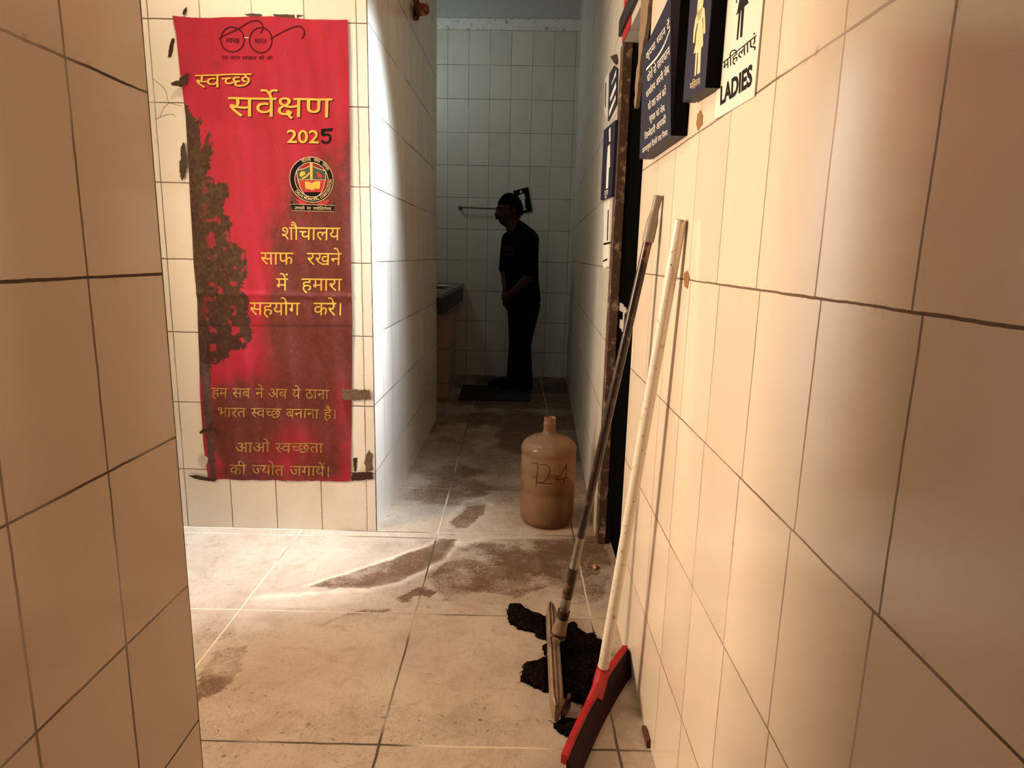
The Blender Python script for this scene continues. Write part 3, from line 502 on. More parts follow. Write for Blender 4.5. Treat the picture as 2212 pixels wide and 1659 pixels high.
dirt += .26 * inside(jx, jy, fp([(960, 1168), (1300, 1160), (1325, 1230), (1300, 1300), (1150, 1312), (960, 1300), (925, 1250)])) * (.35 + fbm(WX * 12, WY * 12, 19))
dirt += .34 * inside(jx, jy, right_smear) * sstep(.38, .6, fbm(WX * 9, WY * 11, 12))
dirt += .45 * inside(jx, jy, fp([(430, 1455), (470, 1405), (540, 1395), (520, 1450), (470, 1500), (425, 1515)])) * (.5 + fbm(WX * 12, WY * 12, 14) * .7)
dirt += .35 * inside(jx, jy, fp([(415, 1345), (500, 1335), (520, 1372), (440, 1395), (418, 1390)])) * (.4 + fbm(WX * 12, WY * 12, 15))
dirt += .5 * inside(jx, jy, fp([(975, 1128), (1010, 1092), (1045, 1090), (1050, 1105), (1010, 1142), (985, 1142)]))
dirt += .55 * inside(jx, jy, fp([(850, 1290), (920, 1268), (940, 1285), (900, 1305), (870, 1300)])) * sstep(.45, .6, fbm(WX * 20, WY * 20, 17))
dirt += .4 * np.exp(-(dist_poly(jx, jy, fp([(700, 1350), (760, 1330), (840, 1318)])) / .012) ** 2)
brk = .35 + .9 * fbm(WX * 16, WY * 16, 33)
pale = .50 * brk * np.exp(-(dist_poly(jx, jy, up_edge) / .011) ** 2) + .42 * brk * np.exp(-(dist_poly(jx, jy, lo_edge) / .016) ** 2)
pale += .40 * brk * np.exp(-(dist_poly(jx, jy, fp([(965, 1140), (972, 1115), (1000, 1086), (1040, 1076), (1058, 1092)])) / .016) ** 2)
pale += .35 * np.exp(-(dist_poly(jx, jy, fp([(985, 1172), (1000, 1178), (1040, 1165)])) / .02) ** 2)
pale += .22 * brk * inside(jx, jy, fp([(545, 1300), (650, 1282), (720, 1276), (800, 1274), (780, 1300), (640, 1318), (540, 1312)]))
verts = np.stack([GX.ravel(), GY.ravel(), np.zeros(GX.size)], 1)
nx, ny = len(gx), len(gy)
idx = np.arange(nx * ny).reshape(ny, nx)
faces = np.stack([idx[:-1, :-1], idx[:-1, 1:], idx[1:, 1:], idx[1:, :-1]], -1).reshape(-1, 4)
me = bpy.data.meshes.new('floor'); me.from_pydata(verts.tolist(), [], faces.tolist()); me.update()
for nm_, arr in (('grime', dirt), ('washed', pale)):
    at_ = me.attributes.new(nm_, 'FLOAT', 'POINT'); at_.data.foreach_set('value', np.clip(arr, 0, 1).ravel().astype(np.float32))
t = NT('stone_floor_tile')
sep = t.node('ShaderNodeSeparateXYZ'); t.put(sep.inputs[0], t.obj())
wob = t.node('ShaderNodeSeparateColor'); t.put(wob.inputs[0], t.noise(12, 3, out='Color'))
X = t.m('MULTIPLY_ADD', t.m('SUBTRACT', wob.outputs[0], .5), .006, sep.outputs[0])
Y = t.m('MULTIPLY_ADD', t.m('SUBTRACT', wob.outputs[1], .5), .006, sep.outputs[1])
ft = .6018
far_ = t.m('GREATER_THAN', sep.outputs[1], 2.64)
y0 = t.m('MULTIPLY_ADD', far_, .603, 2.6118)
def fl(v, o): return t.m('MULTIPLY', t.m('ABSOLUTE', t.m('SUBTRACT', t.m('FRACT', t.m('ADD', t.m('DIVIDE', t.m('SUBTRACT', v, o), ft), .5)), .5)), ft)
d = t.m('MINIMUM', t.m('MINIMUM', fl(X, -.9134), fl(Y, y0)), t.m('ABSOLUTE', t.m('SUBTRACT', Y, 2.668)))
lw = t.m('MULTIPLY_ADD', t.noise(4, 3), .003, .0008)
g = t.m('MULTIPLY', t.ramp(t.m('SUBTRACT', d, lw), 0.0, .0016, 1.0, 0.0), t.ramp(t.noise(2.1, 2), .3, .5, .5, 1.0))
soft = t.noise(2.2, 6, .65)
base = t.mix(t.ramp(soft, .35, .7), (.46, .37, .29), (.37, .28, .21))
grain = t.ramp(t.noise(150, 3, .6), .35, .75)
base = t.mix(t.m('MULTIPLY', grain, .12), base, (.30, .22, .16))
gr = t.attr('grime').outputs['Fac']; wa = t.attr('washed').outputs['Fac']
n1 = t.noise(20, 6, .7, dist=.6); n2 = t.noise(6, 5, .65, dist=1.2)
streak = t.noise(1, 5, .7, vec=t.scaled((9, 26, 1)), dist=.8)
n3 = t.noise(75, 5, .75)
k = t.ramp(t.m('MULTIPLY', gr, t.m('ADD', t.m('ADD', t.m('MULTIPLY', n1, .6), t.m('MULTIPLY', streak, .5)), t.m('MULTIPLY_ADD', n3, 1.9, -.45))), .16, .80)
base = t.mix(k, base, (.115, .056, .024))
scf = t.ramp(t.noise(1, 6, .75, vec=t.scaled((60, 26, 1)), dist=1.5), .50, .72)
base = t.mix(t.m('MULTIPLY', scf, .42), base, (.22, .145, .09))
mott = t.ramp(t.noise(9, 6, .72, dist=.8), .46, .70)
base = t.mix(t.m('MULTIPLY', mott, .46), base, (.27, .19, .13))
thin = t.m('MULTIPLY', t.ramp(streak, .56, .72), .42)
base = t.mix(thin, base, (.20, .13, .08))
speck = t.m('MAXIMUM', t.ramp(t.noise(42, 4, .65, dist=.5), .62, .67), t.ramp(t.noise(95, 4, .7, dist=.3), .63, .69))
base = t.mix(t.m('MULTIPLY', speck, t.ramp(gr, .03, .40, .10, .85)), base, (.05, .03, .02))
base = t.mix(t.m('MULTIPLY', wa, t.ramp(n1, .3, .6, .55, 1.0)), base, (.80, .70, .56))
gcol = t.mix(t.ramp(t.noise(1.3, 2), .47, .56), (.07, .04, .025), (.58, .48, .37))
base = t.mix(g, base, gcol)
rough = t.ramp(t.m('ADD', gr, t.m('MULTIPLY', n2, .3)), .0, .9, .30, .62)
h = t.m('SUBTRACT', t.m('MULTIPLY', t.noise(30, 4), .15), g)
M_FLOOR = t.done(t.bsdf(base, rough, 0, .45, t.bump(h, .3, .002)))
fo = link_mesh('floor', me, M_FLOOR); fo.rotation_euler = (0, 0, FA); tag(fo, kind='structure')

# ------------------------------------------------------------------ lettering (glyph outlines, 1000 units to the em, headline at 622)
def fill_contours(contours):
    """2D contours (even-odd) -> verts, tris"""
    cu = bpy.data.curves.new('lettering_outline', 'CURVE'); cu.dimensions = '2D'; cu.fill_mode = 'BOTH'
    for c in contours:
        if len(c) < 3: continue
        sp = cu.splines.new('POLY'); sp.points.add(len(c) - 1); sp.use_cyclic_u = True
        for p, q in zip(sp.points, c): p.co = (q[0], q[1], 0, 1)
    ob = bpy.data.objects.new('lettering_outline', cu)
    me = bpy.data.meshes.new_from_object(ob)
    V = [(v.co.x, v.co.y) for v in me.vertices]; Fc = [tuple(p.vertices) for p in me.polygons]
    bpy.data.objects.remove(ob); bpy.data.curves.remove(cu); bpy.data.meshes.remove(me)
    return V, Fc
_gc = {}
def glyph(i):
    if i not in _gc:
        cs = []
        for c in GLYPHS[i].split('|'):
            n = [int(q) / 1000 for q in c.split()]; cs.append(list(zip(n[::2], n[1::2])))
        _gc[i] = fill_contours(cs)
    return _gc[i]
def hindi(text, gap=.26):
    """-> verts, faces, width; baseline 0, headline .622"""
    V, Fc, x = [], [], 0.0
    for wd_ in text.split(' '):
        w, run = RUNS[wd_]
        for g, gx_ in run:
            v, f = glyph(g); b = len(V)
            V += [(a + x + gx_ / 1000, c) for a, c in v]; Fc += [tuple(b + q for q in p) for p in f]
        x += w / 1000 + gap
    return V, Fc, x - gap
def latin(text, bold=0.0):
    cu = bpy.data.curves.new('lettering_outline', 'FONT'); cu.body = text; cu.size = 1; cu.offset = bold; cu.fill_mode = 'FRONT'; cu.resolution_u = 3
    ob = bpy.data.objects.new('lettering_outline', cu)
    me = bpy.data.meshes.new_from_object(ob)
    V = [(v.co.x, v.co.y) for v in me.vertices]; Fc = [tuple(p.vertices) for p in me.polygons]
    bpy.data.objects.remove(ob); bpy.data.curves.remove(cu); bpy.data.meshes.remove(me)
    x0 = min(v[0] for v in V); x1 = max(v[0] for v in V)
    return [(a - x0, b) for a, b in V], Fc, x1 - x0
def fit(VFw, tl, tr, bl, top=.622):
    """place a line of letters: tl/tr = ends of the headline, bl = baseline under tl, in (u, z)"""
    V, Fc, w = VFw
    ax, ay = (tr[0] - tl[0]) / w, (tr[1] - tl[1]) / w
    bx, by = (tl[0] - bl[0]) / top, (tl[1] - bl[1]) / top
    return [(tl[0] + a * ax + (b - top) * bx, tl[1] + a * ay + (b - top) * by) for a, b in V], Fc
class Sheet:
    """collects flat printed shapes in a wall's (u, z) frame and turns them into one mesh"""
    def __init__(s): s.V = []; s.F = []
    def add(s, VF):
        b = len(s.V); s.V += list(VF[0]); s.F += [tuple(b + i for i in f) for f in VF[1]]; return s
    def poly(s, pts):
        tris = tessellate_polygon([[Vector((a, b, 0)) for a, b in pts]])
        return s.add((pts, [tuple(t_) for t_ in tris]))
    def ribbon(s, pts, w, sub=5):
        pts = smooth_path(pts, sub) if sub > 1 else pts
        if not hasattr(w, '__len__'): w = [w] * len(pts)
        else: w = list(np.interp(np.linspace(0, 1, len(pts)), np.linspace(0, 1, len(w)), w))
        L, Rr = [], []
        for i, p in enumerate(pts):
            a = pts[max(i - 1, 0)]; b = pts[min(i + 1, len(pts) - 1)]
            dx, dy = b[0] - a[0], b[1] - a[1]; l = math.hypot(dx, dy) or 1
            L.append((p[0] - dy / l * w[i] / 2, p[1] + dx / l * w[i] / 2)); Rr.append((p[0] + dy / l * w[i] / 2, p[1] - dx / l * w[i] / 2))
        n = len(pts)
        return s.add((L + Rr, [(i, i + 1, n + i + 1, n + i) for i in range(n - 1)]))
    def ring(s, c, r0, r1, n=48, a0=0.0, a1=2 * math.pi, sx=1.0):
        V = []
        for k in range(n + 1):
            a = a0 + (a1 - a0) * k / n
            for r in (r0, r1): V.append((c[0] + sx * r * math.cos(a), c[1] + r * math.sin(a)))
        return s.add((V, [(2 * k, 2 * k + 1, 2 * k + 3, 2 * k + 2) for k in range(n)]))
    def build(s, name, W, mat, parent, off, bend=None, thick=0.0):
        if not bend: return mesh_obj(name, [W.at(a, b, off) for a, b in s.V], s.F, mat, parent)
        bm = bmesh.new(); vs = [bm.verts.new((a, b, 0)) for a, b in s.V]
        for f in s.F:
            try: bm.faces.new([vs[i] for i in f])
            except ValueError: pass
        for _ in range(6):                                   # fine enough to follow the cloth
            es = [e for e in bm.edges if e.calc_length() > .011]
            if not es: break
            bmesh.ops.subdivide_edges(bm, edges=es, cuts=1); bmesh.ops.triangulate(bm, faces=[f for f in bm.faces if len(f.verts) > 3])
        for v in bm.verts: v.co = W.at(v.co.x, v.co.y, off + bend(v.co.x, v.co.y))
        me = bpy.data.meshes.new(name); bm.to_mesh(me); bm.free()
        return link_mesh(name, me, mat, parent)
def chipped(pts, amp, step, seed=0):
    """roughen a closed outline"""
    rnd = random.Random(seed); out = []
    for i in range(len(pts)):
        a, b = pts[i], pts[(i + 1) % len(pts)]; L = math.hypot(b[0] - a[0], b[1] - a[1]); n = max(1, int(L / step))
        for k in range(n):
            q = k / n; out.append((a[0] + (b[0] - a[0]) * q + rnd.uniform(-amp, amp), a[1] + (b[1] - a[1]) * q + rnd.uniform(-amp, amp)))
    return out
def slab(name, W, pts, off, thick, mat, parent=None, bend=None):
    """an outline in (u, z) given real thickness"""
    tris = tessellate_polygon([[Vector((a, b, 0)) for a, b in pts]])
    n = len(pts)
    f = lambda a, b: (bend(a, b) if bend else 0)
    vs = [W.at(a, b, off + thick + f(a, b)) for a, b in pts] + [W.at(a, b, off + f(a, b)) for a, b in pts]
    F = [tuple(t_) for t_ in tris] + [tuple(n + i for i in t_[::-1]) for t_ in tris] + [(i, (i + 1) % n, n + (i + 1) % n, n + i) for i in range(n)]
    bm = bmesh.new(); me = bpy.data.meshes.new('tmp'); me.from_pydata([tuple(v) for v in vs], [], F); bm.from_mesh(me); bpy.data.meshes.remove(me)
    return bm_obj(name, bm, mat, parent)

# ------------------------------------------------------------------ red banner
B = lambda x, y: BAN.uz(x, y)
left_px = [(36, 375), (75, 384), (160, 392), (250, 404), (330, 408), (470, 415), (560, 420), (650, 428), (760, 432), (850, 434), (950, 440), (1033, 451)]
right_px = [(43, 752), (130, 755), (330, 757), (480, 758), (600, 760), (690, 762), (800, 761), (900, 760), (1000, 759), (1040, 757)]
NB, NA = 460, 190
bb = np.linspace(0, 1, NB); aa = np.linspace(0, 1, NA)
yl = 36 + (1034 - 36) * bb; yr = 43 + (1039 - 43) * bb
xl = np.interp(yl, [p[0] for p in left_px], [p[1] for p in left_px]); xr = np.interp(yr, [p[0] for p in right_px], [p[1] for p in right_px])
PX = xl[:, None] * (1 - aa) + xr[:, None] * aa; PY = yl[:, None] * (1 - aa) + yr[:, None] * aa
PY = PY + (2.5 * np.sin(aa * 9) * (1 - bb[:, None]) ** 8) + (3 * (fbm(aa * 30, aa * 0, 2)[None, :] - .5)) * (bb[:, None] ** 12)
d_ = np.array(FWD)[None, None] + ((PX - IMW / 2) / FPX)[..., None] * np.array(RGT) - ((PY - IMH / 2) / FPX)[..., None] * np.array(UPV)
_n = np.array(BAN.n); _o = np.array(BAN.o); _c = np.array(CAM)
tt = ((_o - _c) @ _n) / (d_ @ _n)
P3 = _c + d_ * tt[..., None]
BU = (P3 - _o) @ np.array(BAN.t); BZ = P3[..., 2]
def ban_wave(u, z):
    u = np.asarray(u, float); z = np.asarray(z, float)
    w = .0075 + .0022 * np.sin(u * 31 + 1.2 * np.sin(z * 3)) + .0012 * np.sin(u * 67 + z * 5) + .0010 * np.sin(z * 23 + u * 9)
    return w + .003 * np.exp(-((z - 1.03) / .012) ** 2)
OFF = ban_wave(BU, BZ)
P3 = P3 + OFF[..., None] * _n
red = np.array((.37, .013, .034)); N = fbm(PX / 34, PY / 60, 1); Nf = fbm(PX / 7, PY / 7, 2, 4); Nm = fbm(PX / 16, PY / 20, 3)
col = red * (.85 + .3 * N)[..., None]
# brown weathering
def blob(cx, cy, rx, ry): return np.exp(-(((PX - cx) / rx) ** 2 + ((PY - cy) / ry) ** 2))
st = np.zeros_like(PX)
for b_ in ((752, 320, 24, 70, .5), (700, 345, 30, 40, .45), (640, 420, 40, 60, .6), (720, 440, 50, 70, .7), (600, 520, 35, 60, .6), (690, 560, 75, 110, .9), (745, 640, 30, 200, .8),
           (640, 640, 50, 60, .6), (600, 660, 35, 40, .4), (690, 720, 90, 40, .9), (600, 760, 45, 90, .55), (640, 800, 40, 70, 1.1), (720, 790, 50, 110, 1.2), (540, 850, 70, 40, .7), (690, 850, 80, 50, 1.2),
           (600, 900, 110, 60, .95), (500, 900, 60, 60, .7), (690, 930, 60, 50, 1.2), (520, 970, 70, 70, .8), (590, 950, 50, 30, .8), (700, 1000, 60, 40, .8), (570, 1030, 90, 25, .6), (470, 140, 45, 14, .25), (400, 125, 14, 22, .25)):
    st += b_[4] * blob(*b_[:4])
Nv = fbm(PX / 13, PY / 75, 77)
st = np.clip(1.5 * st * (.15 + 1.0 * Nm + .75 * Nv) - .22, 0, 1)
for b_ in ((640, 950, 45, 35, .7), (740, 880, 20, 60, .5), (565, 800, 40, 40, .4), (610, 985, 70, 25, .35), (745, 1000, 14, 60, .35), (520, 700, 40, 60, .5)): st = st * (1 - b_[4] * blob(*b_[:4]))
brown = np.array((.066, .024, .014))[None, None] * (.55 + 1.0 * Nf)[..., None]
col = col * (1 - .85 * st[..., None]) + brown * (.85 * st[..., None])
# printed tree along the left edge
crown = [(396, 225), (404, 222), (416, 250), (424, 262), (440, 252), (434, 285), (440, 330), (452, 288), (460, 290), (458, 340), (450, 380), (468, 398), (492, 394), (497, 420), (486, 450), (500, 480),
         (498, 520), (516, 530), (534, 545), (537, 600), (520, 622), (541, 640), (535, 672), (548, 700), (545, 738), (520, 752), (500, 760), (490, 772), (470, 785), (458, 800), (440, 812), (425, 800), (405, 500)]
ex = PX + (fbm(PX / 11, PY / 11, 21, 4) - .5) * 26; ey = PY + (fbm(PX / 11, PY / 11, 25, 4) - .5) * 26
tr_ = inside(ex, ey, crown).astype(float)
hole = sstep(.60, .68, fbm(PX / 17, PY / 17, 31, 4)) * sstep(425, 470, PX)
tr_ *= 1 - .8 * hole
trunk = inside(PX + (Nf - .5) * 6, PY, [(432, 780), (456, 790), (457, 850), (462, 940), (470, 1034), (456, 1034), (446, 940), (438, 850)]).astype(float)
green = np.array((.030, .031, .008)) * (.12 + 1.9 * fbm(PX / 5, PY / 6, 41, 3) ** 1.6)[..., None] * (1 - .45 * sstep(560, 760, PY))[..., None]
col = col * (1 - .93 * tr_[..., None]) + green * (.93 * tr_[..., None])
col = col * (1 - .9 * trunk[..., None]) + (np.array((.055, .038, .026)) * (.5 + Nf)[..., None]) * (.9 * trunk[..., None])
# wear: scuffs, the seam where two lengths overlap
seam = np.exp(-((PY - 703) / 2.2) ** 2) * (.3 + Nf); col = col * (1 - .7 * np.clip(seam, 0, 1)[..., None])
scuff = sstep(.77, .82, fbm(PX / 6, PY / 3, 52, 3)); col = col * (1 - .25 * scuff[..., None]) + np.array((.5, .25, .2)) * (.12 * scuff[..., None])
idx = np.arange(NA * NB).reshape(NB, NA)
fcs = np.stack([idx[:-1, :-1], idx[1:, :-1], idx[1:, 1:], idx[:-1, 1:]], -1).reshape(-1, 4)
me = bpy.data.meshes.new('cloth_banner'); me.from_pydata(P3.reshape(-1, 3).tolist(), [], fcs.tolist()); me.update()
ca = me.color_attributes.new('print', 'FLOAT_COLOR', 'POINT'); ca.data.foreach_set('color', np.concatenate([np.clip(col, 0, 1), np.ones(col.shape[:2] + (1,))], -1).ravel().astype(np.float32))
me.polygons.foreach_set('use_smooth', [True] * len(me.polygons))
t = NT('printed_cloth')
pc = t.attr('print').outputs['Color']
pc = t.mix(t.m('MULTIPLY', t.ramp(t.noise(420, 2), .3, .75), .22), pc, (.10, .02, .015))
M_CLOTH = t.done(t.bsdf(pc, .72, 0, .25, t.bump(t.noise(500, 2), .25, .0006)))
banner = link_mesh('cloth_banner', me, M_CLOTH)
tag(banner, 'tall red cloth banner with yellow Hindi lettering and a printed tree on the front wall', 'banner')
bwv = lambda a, b: float(ban_wave(a, b))
z7 = lambda x, y: (400 + x / 5.183, 20 + y / 5.183)

M_YEL = simple_mat('yellow_print', (.66, .40, .045), .6, nscale=60, var=.25)
M_YELD = simple_mat('faded_yellow_print', (.48, .27, .05), .65, nscale=90, var=.5, dirt=(.12, .04, .02), dirt_amt=.5, dscale=60)
M_DKR = simple_mat('dark_red_print', (.050, .004, .007), .6, spec=.1, nscale=60, var=.2)
M_BLK = simple_mat('black_print', (.007, .005, .007), .6, spec=.08, nscale=40, var=.2)
M_GRN = simple_mat('green_print', (.030, .055, .018), .6, nscale=90, var=.4)
M_RED = simple_mat('red_print', (.42, .012, .010), .6, nscale=60, var=.3)
M_CRM = simple_mat('cream_print', (.75, .55, .28), .6, nscale=60, var=.3)
def line_b(text, tl, tr, h, gap=.26, shx=0.0, lean=0.0):
    """text whose headline runs from pixel tl to tr and whose letters are h pixels tall"""
    return fit(hindi(text, gap), B(*tl), B(*tr), B(tl[0] + shx, tl[1] + h))
def child(sheet, name, mat, off, label=None):
    o = sheet.build(name, BAN, mat, banner, off, bwv)
    if label: o['label'] = label
    return o
# title, with its dark red drop shadow
def title(dx, dy):
    s = Sheet()
    s.add(line_b('स्वच्छ', (423 + dx, 163 + dy), (545 + dx, 160 + dy), 28))
    s.add(line_b('सर्वेक्षण', (495 + dx, 211 + dy), (719 + dx, 214 + dy), 41))
    return s
ts = title(2.0, 2.0); child(ts, 'title_shadow', M_DKR, .0010)
ts = title(0, 0); child(ts, 'title_lettering', M_YEL, .0016, 'large yellow two line title lettering')
def yr_(dx, dy):
    V, Fc, w = latin('202', .012); k = 0.70
    return Sheet().add(fit((V, Fc, w), B(622 + dx, 281 + dy), B(690 + dx, 282 + dy), B(622 + dx, 309 + dy), top=.70))
child(yr_(1.5, 1.5), 'year_shadow', M_DKR, .0010); child(yr_(0, 0), 'year_lettering', M_YEL, .0016)
s5 = Sheet()
z5 = lambda x, y: B(*z7(x, y))
s5.poly([z5(*p) for p in ((1530, 1342), (1658, 1336), (1652, 1372), (1562, 1376), (1560, 1400), (1530, 1404))])
s5.ribbon([z5(*p) for p in ((1542, 1350), (1540, 1412), (1590, 1405), (1626, 1425), (1628, 1468), (1600, 1496), (1560, 1496), (1528, 1474))], .0085, 4)
child(s5, 'painted_digit', M_BLK, .0020, 'hand painted black figure five')
# slogans
s = Sheet()
for tx, tl, tr, h in (('शौचालय', (609, 491), (736, 492), 27), ('साफ रखने', (564, 545), (739, 547), 26), ('में हमारा', (598, 601), (740, 602), 26), ('सहयोग करे।', (541, 653), (743, 654), 27)):
    child(Sheet().add(line_b(tx, tl, tr, h, .7)), 'slogan_line', M_YEL, .0012)
for tx, tl, tr, h in (('हम सब ने अब ये ठाना', (459, 837), (712, 841), 20), ('भारत स्वच्छ बनाना है।', (471, 879), (730, 884), 20), ('आओ स्वच्छता', (510, 955), (700, 956), 21), ('की ज्योत जगायें।', (498, 1002), (716, 1007), 21)):
    child(Sheet().add(line_b(tx, tl, tr, h, .34)), 'faded_line', M_YELD, .0012, 'faded yellow line at the banner foot')
# spectacles mark
s = Sheet()
def bpath(pts, w, sub=5): s.ribbon([B(*p) for p in pts], w, sub)
for cx, cy, r in ((540, 348, 128), (855, 353, 128)):
    bpath([z7(cx + r * math.cos(a), cy + r * 1.09 * math.sin(a)) for a in np.linspace(0, 2 * math.pi, 25)], .0042, 2)
bpath([z7(*p) for p in ((390, 338), (440, 310), (600, 228), (720, 155), (800, 135), (850, 150), (878, 200), (870, 245), (848, 272))], .0042)
bpath([z7(*p) for p in ((965, 345), (1050, 295), (1160, 235), (1260, 200), (1310, 210), (1342, 255), (1335, 305), (1312, 335))], .0042)
s.add(line_b('स्वच्छ', z7(470, 335), z7(615, 335), 10)); s.add(line_b('भारत', z7(780, 338), z7(920, 338), 10))
s.add(line_b('एक कदम स्वच्छता की ओर', z7(422, 532), z7(992, 534), 7.5, .45))
child(s, 'spectacles_mark', M_DKR, .0012, 'dark red line drawing of round spectacles with small words')
s = Sheet(); s.ribbon([B(*z7(672, 325)), B(*z7(722, 325))], .0035, 1); child(s, 'spectacles_bridge', M_CRM, .0014)
# civic crest
zc = lambda x, y: B(600 + x / 9.756, 310 + y / 9.756)
cc = zc(730, 770); k1 = abs(zc(1190, 770)[0] - cc[0]); ky = abs(zc(730, 265)[1] - cc[1]) / k1
s = Sheet(); s.ring(cc, k1 * .765, k1 * .975, 64)
for pts in (((290, 1285), (1220, 1310), (1185, 1430), (330, 1410)), ((290, 1225), (325, 1225), (325, 1300), (300, 1300)), ((1180, 1250), (1215, 1250), (1205, 1320), (1180, 1320))): s.poly([zc(*p) for p in pts])
s.poly([zc(*p) for p in ((560, 1030), (930, 1030), (850, 1110), (730, 1170), (640, 1110))])
crest = child(s, 'civic_crest', M_BLK, .0012, 'round black civic crest with shield and ribbon')
def sub(sheet, name, mat, off):
    return sheet.build(name, BAN, mat, crest, off, bwv)
s = Sheet(); s.ring(cc, k1 * .975, k1 * 1.0, 64); s.ring(cc, k1 * .74, k1 * .765, 64)
s.ribbon([zc(*p) for p in ((415, 580), (450, 780), (520, 990), (620, 1120), (730, 1170))], .0022); s.ribbon([zc(*p) for p in ((1020, 580), (1015, 780), (950, 1000), (850, 1120), (730, 1170))], .0022)
s.ribbon([zc(*p) for p in ((415, 570), (560, 540), (690, 480))], .0022); s.ribbon([zc(*p) for p in ((760, 490), (880, 540), (1020, 580))], .0022); s.ribbon([zc(450, 770), zc(1015, 770)], .0018, 1)
s.ribbon([zc(*p) for p in ((280, 1282), (600, 1290), (1230, 1308))], .0014); s.ribbon([zc(*p) for p in ((325, 1418), (1190, 1436))], .0014, 1)
sub(s, 'crest_outline', M_CRM, .0020)
s = Sheet(); s.poly([zc(*p) for p in ((425, 585), (690, 500), (700, 765), (455, 765))]); s.poly([zc(*p) for p in ((755, 500), (1010, 590), (1005, 765), (750, 765))]); sub(s, 'crest_field', M_GRN, .0016)
s = Sheet(); s.poly([zc(*p) for p in ((455, 785), (1008, 785), (985, 920), (930, 1028), (555, 1028), (490, 920))])
s.poly([zc(*p) for p in ((410, 1160), (480, 1180), (640, 1255), (600, 1290), (480, 1280), (420, 1210))]); s.poly([zc(*p) for p in ((1095, 1170), (1000, 1200), (850, 1265), (880, 1300), (1030, 1290), (1095, 1220))]); sub(s, 'crest_panel', M_RED, .0016)
s = Sheet(); s.poly([zc(*p) for p in ((692, 410), (750, 410), (752, 770), (700, 770))])
s.poly([zc(*p) for p in ((585, 810), (660, 805), (735, 840), (810, 805), (912, 800), (895, 960), (810, 955), (740, 990), (660, 960), (600, 955))])
s.poly([zc(*p) for p in ((470, 660), (520, 590), (590, 600), (600, 660), (540, 690), (510, 720))]); s.ribbon([zc(530, 745), zc(620, 700), zc(690, 620)], .006, 1)
sub(s, 'crest_charge', M_YEL, .0021)
s = Sheet(); s.poly([zc(*p) for p in ((830, 620), (880, 610), (960, 690), (930, 750), (850, 720))]); sub(s, 'crest_wheat', M_RED, .0024)
def on_arc(VFw, c, r, a0, a1, h, inward):
    V, Fc, w = VFw
    out = []
    for x, y in V:
        a = a0 + (a1 - a0) * x / w; rr = r + (y - .31) * h * (1 if inward else -1)
        out.append((c[0] + rr * math.cos(a), c[1] + rr * math.sin(a)))
    return out, Fc
for vf in (on_arc(hindi('दिल्ली नगर निगम', .7), cc, k1 * .875, math.radians(118), math.radians(30), .018, True),
           on_arc(latin('DELHI MUNICIPAL CORPORATION', .01), cc, k1 * .87, math.radians(215), math.radians(362), .0145, False),
           fit(hindi('तमसो मा ज्योतिर्गमय', .5), zc(375, 1335), zc(1140, 1352), zc(375, 1392))):
    sub(Sheet().add(vf), 'crest_motto', M_CRM, .0022)

# tape left on the wall round the banner
M_TAPE = simple_mat('old_brown_tape', (.055, .024, .011), .5, spec=.2, nscale=60, var=.4, bump=.2)
M_TAPEG = simple_mat('glue_residue', (.075, .045, .025), .7, nscale=90, var=.5)
M_CLEAR = simple_mat('dirty_clear_tape', (.17, .11, .06), .4, nscale=90, var=.5, dirt=(.06, .04, .02), dirt_amt=.6, dscale=90)
def scrap(px_pts, name, label, mat, off=.0005, thick=.0016, seed=1, curl=0.0, group=None, amp=.0012):
    pts = chipped([B(*p) for p in px_pts], amp, .008, seed)
    c0 = sum(p[0] for p in pts) / len(pts)
    o = slab(name, BAN, pts, off, thick, mat, None, (lambda a, b: curl * abs(a - c0)) if curl else None)
    return tag(o, label, 'tape', {'tape_scrap': 'torn tape scraps round the banner', 'glue_mark': 'glue marks above the banner', 'tape_strip': 'tape strips holding the banner'}[name])
scrap([(372, 83), (378, 84), (375, 102), (370, 124), (363, 124), (366, 100)], 'tape_scrap', 'short dark strip of brown tape left of the banner top', M_TAPE, seed=3)
scrap([(399, 22), (405, 16), (406, 24), (400, 33), (396, 32)], 'tape_scrap', 'small dark tape stub sticking up above the banner corner', M_TAPE, .006, seed=4)
scrap([(374, 184), (384, 178), (392, 176), (391, 170), (402, 164), (412, 160), (410, 172), (405, 184), (394, 189), (378, 188)], 'tape_scrap', 'crumpled dark tape over the banner edge beside the title', M_TAPE, .008, .004, 5, .25, amp=.002)
scrap([(397, 309), (401, 310), (404, 330), (408, 345), (404, 366), (397, 392), (393, 386), (390, 356), (394, 342), (392, 325)], 'tape_scrap', 'long curled brown tape beside the printed tree top', M_TAPE, .006, .003, 6, .2, amp=.002)
scrap([(528, 30), (548, 29), (566, 31), (566, 35), (550, 38), (535, 34)], 'glue_mark', 'dark glue mark above the banner top, left one', M_TAPEG, seed=7, thick=.0008)
scrap([(590, 31), (612, 31), (636, 32), (637, 38), (628, 41), (614, 37), (594, 36)], 'glue_mark', 'dark glue mark above the banner top, middle long one', M_TAPEG, seed=8, thick=.0008)
scrap([(641, 32), (656, 33), (650, 36), (642, 39)], 'glue_mark', 'small dark glue mark above the banner top, right end', M_TAPEG, seed=9, thick=.0008)
scrap([(718, 838), (742, 840), (800, 841), (802, 861), (760, 864), (735, 862), (724, 850)], 'tape_strip', 'dirty clear tape strip holding the banner right edge', M_CLEAR, .008, .001, 10, amp=.0022)
scrap([(762, 1020), (806, 1018), (807, 1034), (780, 1036), (758, 1038)], 'tape_strip', 'dark dirty tape strip at the banner lower right corner', M_TAPE, .006, .0015, 11, amp=.002)
